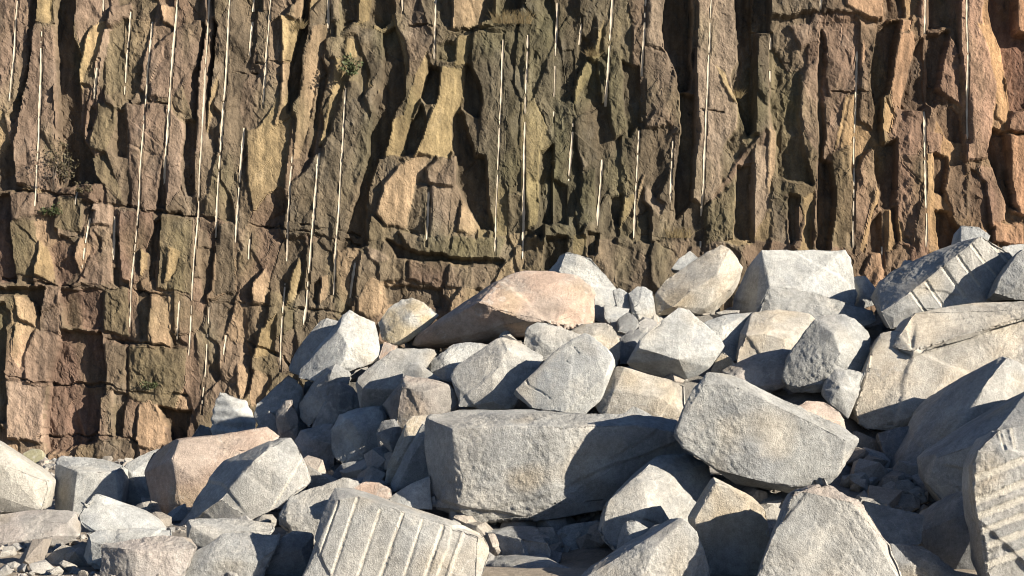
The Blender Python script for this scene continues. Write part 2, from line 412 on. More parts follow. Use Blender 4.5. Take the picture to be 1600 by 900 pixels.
 ([(1575,211),(1700,211),(1700,372),(1580,332)],6,-.15,0,'c'),
 ([(1553,200),(1572,207),(1575,250),(1583,320),(1590,332),(1570,317),(1555,260),(1543,240)],-28,0,0,'d'),
 ([(1530,260),(1555,262),(1572,317),(1570,342),(1545,357),(1540,310)],6,-.25,.1,'l'),
 ([(1550,345),(1600,350),(1600,385),(1550,380)],8,-.2,.2,'c'),
 ([(1440,200),(1475,212),(1470,242),(1450,237)],4,-.2,0,'p'),
 ([(1447,240),(1458,240),(1460,320),(1469,392),(1449,397)],5,-.5,0,'y'),
 ([(1459,240),(1480,245),(1475,307),(1460,302)],-20,0,0,'d'),
 ([(1460,330),(1480,330),(1497,357),(1490,387),(1470,392)],-28,0,0,'d'),
 ([(1480,262),(1510,252),(1510,342),(1490,342),(1475,300)],3,-.2,0,'g'),
 ([(1519,265),(1540,282),(1542,352),(1515,342)],-5,0,0,'d'),
 ([(1400,242),(1440,292),(1435,332),(1420,372),(1405,362),(1400,300)],5,-.2,0,'p'),
 ([(1365,232),(1400,217),(1400,300),(1392,332),(1375,322)],-24,0,0,'d'),
 ([(1344,392),(1355,340),(1370,290),(1376,300),(1363,340),(1351,397)],2,-1,0,'y'),
 ([(1361,347),(1379,327),(1378,397),(1355,397)],-24,0,0,'d'),
 ([(1383,330),(1393,325),(1397,387),(1382,392)],2,-.6,0,'y'),
 ([(1393,325),(1401,320),(1403,377),(1397,382)],-16,0,0,'d'),
 ([(1402,330),(1413,370),(1403,380)],3,-.8,0,'y'),
 ([(1300,242),(1332,227),(1332,392),(1300,387)],6,-.2,0,'o'),
 ([(1280,247),(1300,252),(1305,310),(1295,392),(1275,387),(1278,320)],-27,0,0,'d'),
 ([(1255,310),(1274,300),(1268,350),(1265,392),(1246,392),(1258,350)],3,-.9,0,'y'),
 ([(1233,302),(1250,307),(1245,372),(1233,382)],-17,0,0,'d'),
 ([(1200,202),(1212,207),(1210,260),(1203,302),(1198,312)],3,-.6,0,'c'),
 ([(1205,302),(1233,312),(1232,382),(1205,377)],3,-.1,0,'g'),
]
DRILLS = [[(28,0),(13,171)],[(67,37),(60,240),(56,335)],[(161,0),(162,33)],[(155,91),(145,164)],[(205,0),(193,160)],[(240,0),(222,240),(214,364),(205,450),(202,523)],
 [(277,0),(260,240),(251,332)],[(327,0),(315,240),(301,460),(294,570)],[(361,0),(345,240),(335,385)],[(328,467),(315,650)],[(396,0),(378,235),(367,387)],[(355,500),(348,570)],
 [(424,0),(409,176)],[(391,358),(384,474),(378,530)],[(513,0),(512,57)],[(458,232),(443,474),(437,585)],[(541,128),(537,220),(520,474)],[(500,232),(479,477),(472,520)],
 [(629,0),(629,32)],[(681,0),(679,104)],[(670,292),(667,390)],[(787,50),(779,240),(773,405)],[(825,48),(819,240),(817,420)],[(871,0),(865,192)],[(909,27),(901,120)],
 [(896,180),(886,340)],[(957,0),(945,192),(933,365)],[(1009,0),(1001,160)],[(1000,190),(995,270),(990,385)],[(1111,0),(1100,240),(1094,400)],[(1177,48),(1172,208)],
 [(1171,255),(1170,380)],[(1339,70),(1335,240),(1332,400)],[(1447,0),(1444,240),(1446,395)],[(1508,0),(1511,227)],[(1382,320),(1378,419)],[(128,130),(118,330)],
 [(1052,210),(1046,330)],[(1281,0),(1279,30)],[(1205,50),(1204,140)],[(143,328),(128,430)],[(556,400),(545,480)],[(283,460),(276,540)],[(180,320),(176,420)],[(1055,20),(1050,120)]]
CRACKS = [[(-150,290),(0,296),(85,303),(130,309),(215,327),(290,337),(400,350),(470,362),(560,380)],[(0,432),(90,446),(200,452),(300,470),(380,476),(560,490)],
 [(70,602),(160,600),(200,612),(290,618)],[(60,682),(150,680),(215,688)],[(470,352),(560,365)],[(505,36),(560,34)],[(640,40),(720,48),(800,42)],[(1300,143),(1368,146)],
 [(985,366),(1060,372)],[(165,530),(240,538),(300,548)],[(380,530),(440,560),(470,585)],[(12,585),(75,603)],[(1560,208),(1640,208)],
 [(1010,78),(1036,80)],[(400,98),(455,98)],[(55,38),(86,38)],[(200,158),(268,166),(300,190)],[(360,115),(400,110)],[(1080,175),(1130,176)]]

PX = np.arange(-170, 1772, 1.75); PY = np.arange(-70, 772, 1.95)
GX, GY = np.meshgrid(PX, PY)
def tin(dx, dy, amp, seed, lean=.06):
    """angular continuous relief: random heights on a jittered net of triangles"""
    r = np.random.default_rng(seed)
    ni, nj = int(2150 / dx) + 3, int(1000 / dy) + 3
    I, J = np.meshgrid(np.arange(ni), np.arange(nj))
    Yn = -150 + J * dy + r.uniform(-.38, .38, I.shape) * dy
    Xn = -270 + (I + .5 * (J % 2)) * dx + r.uniform(-.38, .38, I.shape) * dx - lean * Yn
    Zn = r.uniform(-1, 1, I.shape) * amp
    out = np.zeros(GX.shape)
    for j in range(nj - 1):
        for i in range(ni - 1):
            q = [(j, i), (j, i + 1), (j + 1, i + 1), (j + 1, i)]
            k = r.integers(2)
            for tri in ((0, 1, 2), (0, 2, 3)) if k else ((0, 1, 3), (1, 2, 3)):
                (x0, y0, z0), (x1, y1, z1), (x2, y2, z2) = [(Xn[q[t]], Yn[q[t]], Zn[q[t]]) for t in tri]
                a0, a1 = int((min(x0, x1, x2) - PX[0]) / 1.75), int((max(x0, x1, x2) - PX[0]) / 1.75) + 2
                b0, b1 = int((min(y0, y1, y2) - PY[0]) / 1.95), int((max(y0, y1, y2) - PY[0]) / 1.95) + 2
                a0, b0 = max(a0, 0), max(b0, 0)
                if a1 <= a0 or b1 <= b0 or a0 >= len(PX) or b0 >= len(PY): continue
                X = PX[None, a0:a1]; Y = PY[b0:b1, None]
                det = (y1 - y2) * (x0 - x2) + (x2 - x1) * (y0 - y2)
                if abs(det) < 1e-6: continue
                l0 = ((y1 - y2) * (X - x2) + (x2 - x1) * (Y - y2)) / det
                l1 = ((y2 - y0) * (X - x2) + (x0 - x2) * (Y - y2)) / det
                l2 = 1 - l0 - l1
                m = (l0 >= -1e-9) & (l1 >= -1e-9) & (l2 >= -1e-9)
                v = out[b0:b1, a0:a1]; v[m] = (l0 * z0 + l1 * z1 + l2 * z2)[m]
    return out
T1 = tin(52, 84, 1, 1); T2 = tin(21, 36, 1, 2); T3 = tin(9, 14, 1, 3)
wx = GX + 3.0 * perlin2(GX / 30, GY / 60, 1) + 1.2 * perlin2(GX / 8, GY / 14, 2)
wy = GY + 4 * perlin2(GX / 26, GY / 30, 3) + 1.4 * perlin2(GX / 7, GY / 9, 4)
sh = wx + .055 * wy                                             # the ribs lean like the drill holes
ledge = 16 * perlin2(GX / 70, GX * 0, 8) + 7 * perlin2(GX / 18, GX * 0, 7) + np.interp(GX, [-200, 0, 215, 400, 560, 800, 1180, 1800], [290, 297, 327, 350, 378, 372, 374, 385])
low = wy > ledge
c1, vx1, vy1, e1 = cells2(sh / 58, wy / 150 + .4 * perlin2(sh / 58, GY * 0, 9), 21)
c2, vx2, vy2, e2 = cells2(sh / 38, wy / 74, 22)
cid = np.where(low, c2 + (1 << 33), c1)
vxp = np.where(low, vx2 * 38, vx1 * 58); vyp = np.where(low, vy2 * 74, vy1 * 170)
D = np.where(low, 4.0, 0.0) + (hr(cid, 1) - .5) * 10 + T1 * 15 + (-.22 + (hr(cid, 2) - .5) * .5) * vxp + (hr(cid, 3) - .5) * .16 * vyp
tr = hr(cid, 4)
names = ['g', 'o', 'p', 'g', 'o', 'r', 'y', 'g', 'o', 'd']
pal = np.array([TONE[k] for k in names])
COLR = pal[np.minimum((tr * 10).astype(int), 9)]
pal2 = np.array([TONE[k] for k in ['g', 'r', 'g', 'p', 'o', 'g', 'r', 'd', 'c', 'p']])
COLR = np.where(low[..., None], pal2[np.minimum((tr * 10).astype(int), 9)], COLR)
LAB = cid.copy()
SLABMASK = np.zeros(GX.shape, bool)
HACK = np.where(tr * 10 >= 6, np.where(tr * 10 < 7, .35, 1.0), 1.0)   # clean joint faces are smooth, broken ones hackly
for k, (poly, d0, sx, sy, tone) in enumerate(SLABS):
    P = np.array(poly, float)
    # slabs cut by the top of the picture run on above it
    P[P[:, 1] <= 0, 1] = -90
    P[P[:, 0] <= 0, 0] = -190
    x0, x1, y0, y1 = P[:, 0].min() - 8, P[:, 0].max() + 8, P[:, 1].min() - 8, P[:, 1].max() + 8
    i0, i1 = np.searchsorted(PY, [y0, y1]); j0, j1 = np.searchsorted(PX, [x0, x1])
    if i1 <= i0 or j1 <= j0: continue
    X = wx[i0:i1, j0:j1]; Y = wy[i0:i1, j0:j1]
    ins = np.zeros(X.shape, bool)
    for a in range(len(P)):
        (ax, ay), (bx, by) = P[a], P[a - 1]
        if ay == by: continue
        t = (Y - ay) / (by - ay)
        ins ^= ((ay > Y) != (by > Y)) & (X < ax + t * (bx - ax))
    cx_, cy_ = P[:, 0].mean(), np.clip(P[:, 1], 0, 1e9).mean()
    # slope follows the lean of the slab, so it is measured from its own centre line
    q = np.array(poly, float)
    yy = q[:, 1] - q[:, 1].mean(); den = (yy ** 2).sum()
    lean = float(np.clip(((q[:, 0] - q[:, 0].mean()) * yy).sum() / den if den > 1 else 0, -.6, .6))
    u = X - cx_ - lean * (Y - cy_)
    val = d0 + sx * u + sy * np.clip(Y - cy_, -60, 60)
    S_ = (slice(i0, i1), slice(j0, j1))
    D[S_] = np.where(ins, val, D[S_])
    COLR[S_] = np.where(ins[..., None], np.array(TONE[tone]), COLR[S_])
    LAB[S_] = np.where(ins, (1 << 40) + k, LAB[S_])
    SLABMASK[S_] |= ins
    HACK[S_] = np.where(ins, dict(y=.22, c=.3, l=.55).get(tone, 1.0), HACK[S_])

Dp_ = np.pad(D, 1, mode='edge')
Dh = (Dp_[:, :-2] + 2 * Dp_[:, 1:-1] + Dp_[:, 2:]) / 4
D = (Dh[:-2] + 2 * Dh[1:-1] + Dh[2:]) / 4
D = D * np.where(SLABMASK, .60, .62) + HACK * (T1 * 4 * SLABMASK + T2 * 4.2 + T3 * 1.7)
# broken relief on every slab: facets, chips, hackle
c3, vx3, vy3, e3 = cells2(sh / 17 + .8 * perlin2(GX / 18, GY / 26, 30), wy / 38 + .5 * perlin2(GX / 18, GY / 26, 29), 31)
f3 = vx3 ** 2 + vy3 ** 2
HACK = HACK * np.clip(.62 + 1.1 * perlin2(GX / 48, GY / 80, 27), .2, 1.25)
D += HACK * (1.3 * (f3 - .25) + (hr(c3, 2) - .5) * .15 * vx3 * 17 + (hr(c3, 1) - .5) * 1.6)
c4, vx4, vy4, e4 = cells2(GX / 7.5 + .9 * perlin2(GX / 9, GY / 12, 32), GY / 14 + .6 * perlin2(GX / 9, GY / 12, 28), 33)
f4 = vx4 ** 2 + vy4 ** 2
D += HACK * (.7 * (f4 - .25) + (hr(c4, 2) - .5) * .30 * vx4 * 7.5 + (hr(c4, 3) - .5) * .15 * vy4 * 14)
plume = 1 - np.abs(perlin2((GX + .5 * GY) / 13, GY / 34, 37)) * 3
D += HACK * .7 * np.clip(plume, -1, 1)
D += (.35 + .65 * HACK) * (1.8 * perlin2(GX / 26, GY / 70, 34) + .8 * perlin2(GX / 8, GY / 16, 35)) + .42 * perlin2(GX / 4, GY / 5, 36)

def seg_dist(X, Y, pts):
    best = np.full(X.shape, 1e9)
    for (ax, ay), (bx, by) in zip(pts[:-1], pts[1:]):
        dx, dy = bx - ax, by - ay
        t = np.clip(((X - ax) * dx + (Y - ay) * dy) / (dx * dx + dy * dy), 0, 1)
        best = np.minimum(best, np.hypot(X - ax - t * dx, Y - ay - t * dy))
    return best
for pts in CRACKS:
    a = np.array(pts, float)
    j0, j1 = np.searchsorted(PX, [a[:, 0].min() - 12, a[:, 0].max() + 12]); i0, i1 = np.searchsorted(PY, [a[:, 1].min() - 16, a[:, 1].max() + 16])
    d = seg_dist(GX[i0:i1, j0:j1] + 0 * wx[i0:i1, j0:j1], wy[i0:i1, j0:j1] + 3 * perlin2(GX[i0:i1, j0:j1] / 14, GY[i0:i1, j0:j1] / 14, 40), pts)
    w = 1.6 + 1.6 * perlin2(GX[i0:i1, j0:j1] / 30, GY[i0:i1, j0:j1] / 30, 41)
    D[i0:i1, j0:j1] -= 6.5 * np.clip(.75 + 1.2 * perlin2(GX[i0:i1, j0:j1] / 45, GY[i0:i1, j0:j1] / 45, 42), 0, 1.2) * np.clip((w + 1 - d) / 1.5, 0, 1)

# drill-hole scars: a strip of half-round channel over a cut in the face
def sampleD(x, y):
    j = np.clip(((x - PX[0]) / 1.75), 0, len(PX) - 2); i = np.clip(((y - PY[0]) / 1.95), 0, len(PY) - 2)
    return D[i.astype(int), j.astype(int)]
drill_strips = []
for k, pts in enumerate(DRILLS):
    a = np.array(pts, float)
    if a[0, 1] <= 1:
        t = (a[1] - a[0]) / (a[1, 1] - a[0, 1]); a = np.vstack([a[0] - t * 66, a])
    ys = np.arange(a[0, 1], a[-1, 1], 2.6)
    xs = np.interp(ys, a[:, 1], a[:, 0]) + .8 * perlin2(ys / 60, ys * 0 + k, 50)
    dd = np.stack([sampleD(xs + o, ys) for o in (-7, -5, -3, 0, 3, 5)], 0)
    dm = np.median(dd, 0)
    pad = np.pad(dm, 6, mode='edge'); dm = np.array([np.median(pad[i:i + 13]) for i in range(len(dm))])
    pad = np.pad(dm, 8, mode='edge'); dm = np.convolve(pad, np.ones(17) / 17, 'valid')
    hw = 1.2 + .7 * hr(np.array([k * 977 + 5]), 1)[0]
    drill_strips.append((xs, ys, dm, hw))
    j0, j1 = np.searchsorted(PX, [xs.min() - 14, xs.max() + 14]); i0, i1 = np.searchsorted(PY, [ys[0], ys[-1]])
    lx = np.interp(PY[i0:i1], ys, xs)[:, None]; ld = np.interp(PY[i0:i1], ys, dm)[:, None]
    sub = D[i0:i1, j0:j1]; dist = np.abs(GX[i0:i1, j0:j1] - lx)
    near = np.clip(1 - (dist - hw - 1) / 6, 0, 1)                # the face beside a scar is level with it
    sub[:] = sub + (np.clip(sub, ld - 3, ld + 2) - sub) * near
    sub[:] = np.where((dist < hw + .9) & (ld > -6), ld - hw * 1.1, sub)

# colour: tone of the slab, shade painted in the recesses, damp streaks, algae, iron and small stains
D -= .7 * np.clip(1 - e3 / .06, 0, 1) * np.clip(.3 + 2 * perlin2(GX / 40, GY / 60, 44), 0, 1) + 3.0 * np.clip(1 - np.where(low, e2, e1 * 1.5) / .05, 0, 1) * np.clip(.4 + 2 * perlin2(GX / 50, GY / 50, 45), 0, 1) * ~SLABMASK
MEANC = np.array((.168, .134, .098)); keepc = np.where(SLABMASK, .85, .6)[..., None]; COLR = COLR * keepc + MEANC * (1 - keepc)
def blur(A, n, ax):
    k = 2 * n + 1; p = np.pad(A, [(n + 1, n) if a == ax else (0, 0) for a in range(A.ndim)], mode='edge'); c = np.cumsum(p, ax)
    return (np.take(c, np.arange(k, c.shape[ax]), ax) - np.take(c, np.arange(0, c.shape[ax] - k), ax)) / k
COLR = .62 * COLR + .38 * blur(blur(blur(COLR, 9, 1), 16, 0), 9, 1)
COLR = COLR * np.array((1.02, .985, .93))
wl = np.clip((470 - GX) / 220, 0, 1)[..., None]; wr = np.clip((GX - 1180) / 160, 0, 1)[..., None]
COLR = COLR * (1 + wl * np.array((.15, .10, .12)) + wr * np.array((.13, .04, .03)))
mid = np.exp(-((GX - 870) / 130) ** 2)[..., None]           # the duller olive bay of rock in the middle
COLR = COLR * (1 - mid * np.array((.30, .24, .26)))
streak = np.clip(perlin2(GX / 7 + .6 * perlin2(GX / 20, GY / 40, 66), GY / 190, 64) + .5 * perlin2(GX / 22, GY / 260, 65), -.6, .6)
COLR = COLR * (1 + .42 * streak)[..., None]
lum = 1 + .30 * perlin2(GX / 45, GY / 120, 60) + .25 * perlin2(GX / 10, GY / 30, 61) + .12 * (hr(c3, 7) - .5)
COLR = COLR * lum[..., None]
iron = np.clip(perlin2(GX / 60, GY / 90, 62) * 1.6 - .25, 0, 1)[..., None]
COLR = COLR * (1 - .22 * iron) + np.array((.26, .19, .12)) * .22 * iron * lum[..., None]
alg = np.clip(perlin2(GX / 50, GY / 110, 63) * 1.7 - .25, 0, 1)[..., None]
COLR = COLR * (1 - .3 * alg) + np.array((.15, .15, .075)) * .3 * alg * lum[..., None]
rs = np.clip((GX - 1250) / 350, 0, 1)[..., None] * .6
COLR = COLR * (1 - rs) + COLR * np.array((1.15, .93, .88)) * rs
COLR = np.clip(COLR * .64, .015, .5)

VW = cliff_xyz(GX, GY, D)
nr, nc = GX.shape
cliff = bpy.data.objects.new("cliff", None); COL.objects.link(cliff)
cliff.location = (0, CY, 0)
tag(cliff, "tall brown and ochre quarry face ribbed with pale vertical drill holes", "cliff", kind="structure")
idx = np.arange(nr * nc).reshape(nr, nc)
quads = np.stack([idx[:-1, :-1], idx[1:, :-1], idx[1:, 1:], idx[:-1, 1:]], -1).reshape(-1, 4)
fl = LAB[:-1, :-1].reshape(-1)
fpx = GX[:-1, :-1].reshape(-1); fpy = GY[:-1, :-1].reshape(-1)
keep = ~((fpx > 720) & (fpy > 560)) & ~((fpx > 1000) & (fpy > 500))
quads, fl = quads[keep], fl[keep]
order = np.argsort(fl, kind='stable'); quads, fl = quads[order], fl[order]
u, st, cnt = np.unique(fl, return_index=True, return_counts=True)
rank = np.argsort(-cnt)
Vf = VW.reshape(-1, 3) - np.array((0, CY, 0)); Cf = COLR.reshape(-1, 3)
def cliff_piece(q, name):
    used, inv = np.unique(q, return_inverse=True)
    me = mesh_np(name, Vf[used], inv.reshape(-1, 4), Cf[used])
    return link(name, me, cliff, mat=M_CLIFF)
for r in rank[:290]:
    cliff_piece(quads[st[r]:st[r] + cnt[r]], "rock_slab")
rest = np.concatenate([quads[st[r]:st[r] + cnt[r]] for r in rank[290:]]) if len(rank) > 290 else None
if rest is not None: cliff_piece(rest, "rock_slivers")["kind"] = "stuff"
for kd, (xs, ys, dm, hw) in enumerate(drill_strips):
    ph = np.linspace(math.pi, 0, 9)
    n = len(xs)
    wob = np.clip(1 + .45 * perlin2(ys / 9, xs / 50, 70) + .5 * perlin2(ys / 45, xs / 50 + kd, 71), .25, 1.7)
    wob = wob * np.clip((np.arange(n) + 1) / 7, .1, 1) * np.clip((n - np.arange(n)) / 9, .1, 1)
    PXs = xs[:, None] + hw * wob[:, None] * np.cos(ph)[None]; Dp = dm[:, None] + .1 - hw * .50 * np.sin(ph)[None]
    PYs = np.repeat(ys[:, None], 9, 1)
    V = cliff_xyz(PXs, PYs, Dp).reshape(-1, 3) - np.array((0, CY, 0))
    ii = np.arange(n * 9).reshape(n, 9)
    q = np.stack([ii[:-1, :-1], ii[1:, :-1], ii[1:, 1:], ii[:-1, 1:]], -1).reshape(-1, 4)
    ok = (dm[:-1] > -6) & (wob[:-1] > .66)
    q = q.reshape(n - 1, 8, 4)[ok].reshape(-1, 4)
    if len(q) < 40: continue
    used, inv = np.unique(q, return_inverse=True)
    dc = np.array((.45, .395, .315)) * (1 + .25 * perlin2(ys / 14, ys * 0 + kd, 72) + .2 * perlin2(ys / 50, ys * 0 + kd, 73))[:, None]
    dc = np.clip(np.repeat(dc, 9, 0), .1, .8)
    link("drill_hole", mesh_np("drill_hole", V[used], inv.reshape(-1, 4), dc[used], smooth=True), cliff, mat=M_DRILL)
# body of rock behind the broken skin and its top bench
def box_mesh(name, lo, hi):
    x0, y0, z0 = lo; x1, y1, z1 = hi
    V = [(x, y, z) for x in (x0, x1) for y in (y0, y1) for z in (z0, z1)]
    Fq = [(0, 1, 3, 2), (4, 6, 7, 5), (0, 4, 5, 1), (2, 3, 7, 6), (0, 2, 6, 4), (1, 5, 7, 3)]
    return mesh_np(name, np.array(V, float), np.array(Fq), np.tile(np.array(TONE['g']), (8, 1)))
xl, xr = (PX[0] - CX) * CS, (PX[-1] - CX) * CS
link("rock_mass", box_mesh("rock_mass", (xl - 12, 1.1, -1), (xr + 12, 12, CH + (HZ - PY[0]) * CS - .05)), cliff, mat=M_CLIFF)

# ------------------------------------------------------------------ boulders
BT = dict(w=((.50, .50, .48), (.42, .43, .43)), g=((.40, .40, .385), (.33, .335, .335)), d=((.29, .295, .295), (.24, .245, .25)),
          t=((.50, .435, .345), (.45, .42, .37)), p=((.53, .40, .32), (.47, .385, .325)), b=((.36, .31, .275), (.30, .28, .26)),
          o=((.50, .49, .46), (.53, .45, .32)), m=((.45, .435, .405), (.38, .38, .37)))
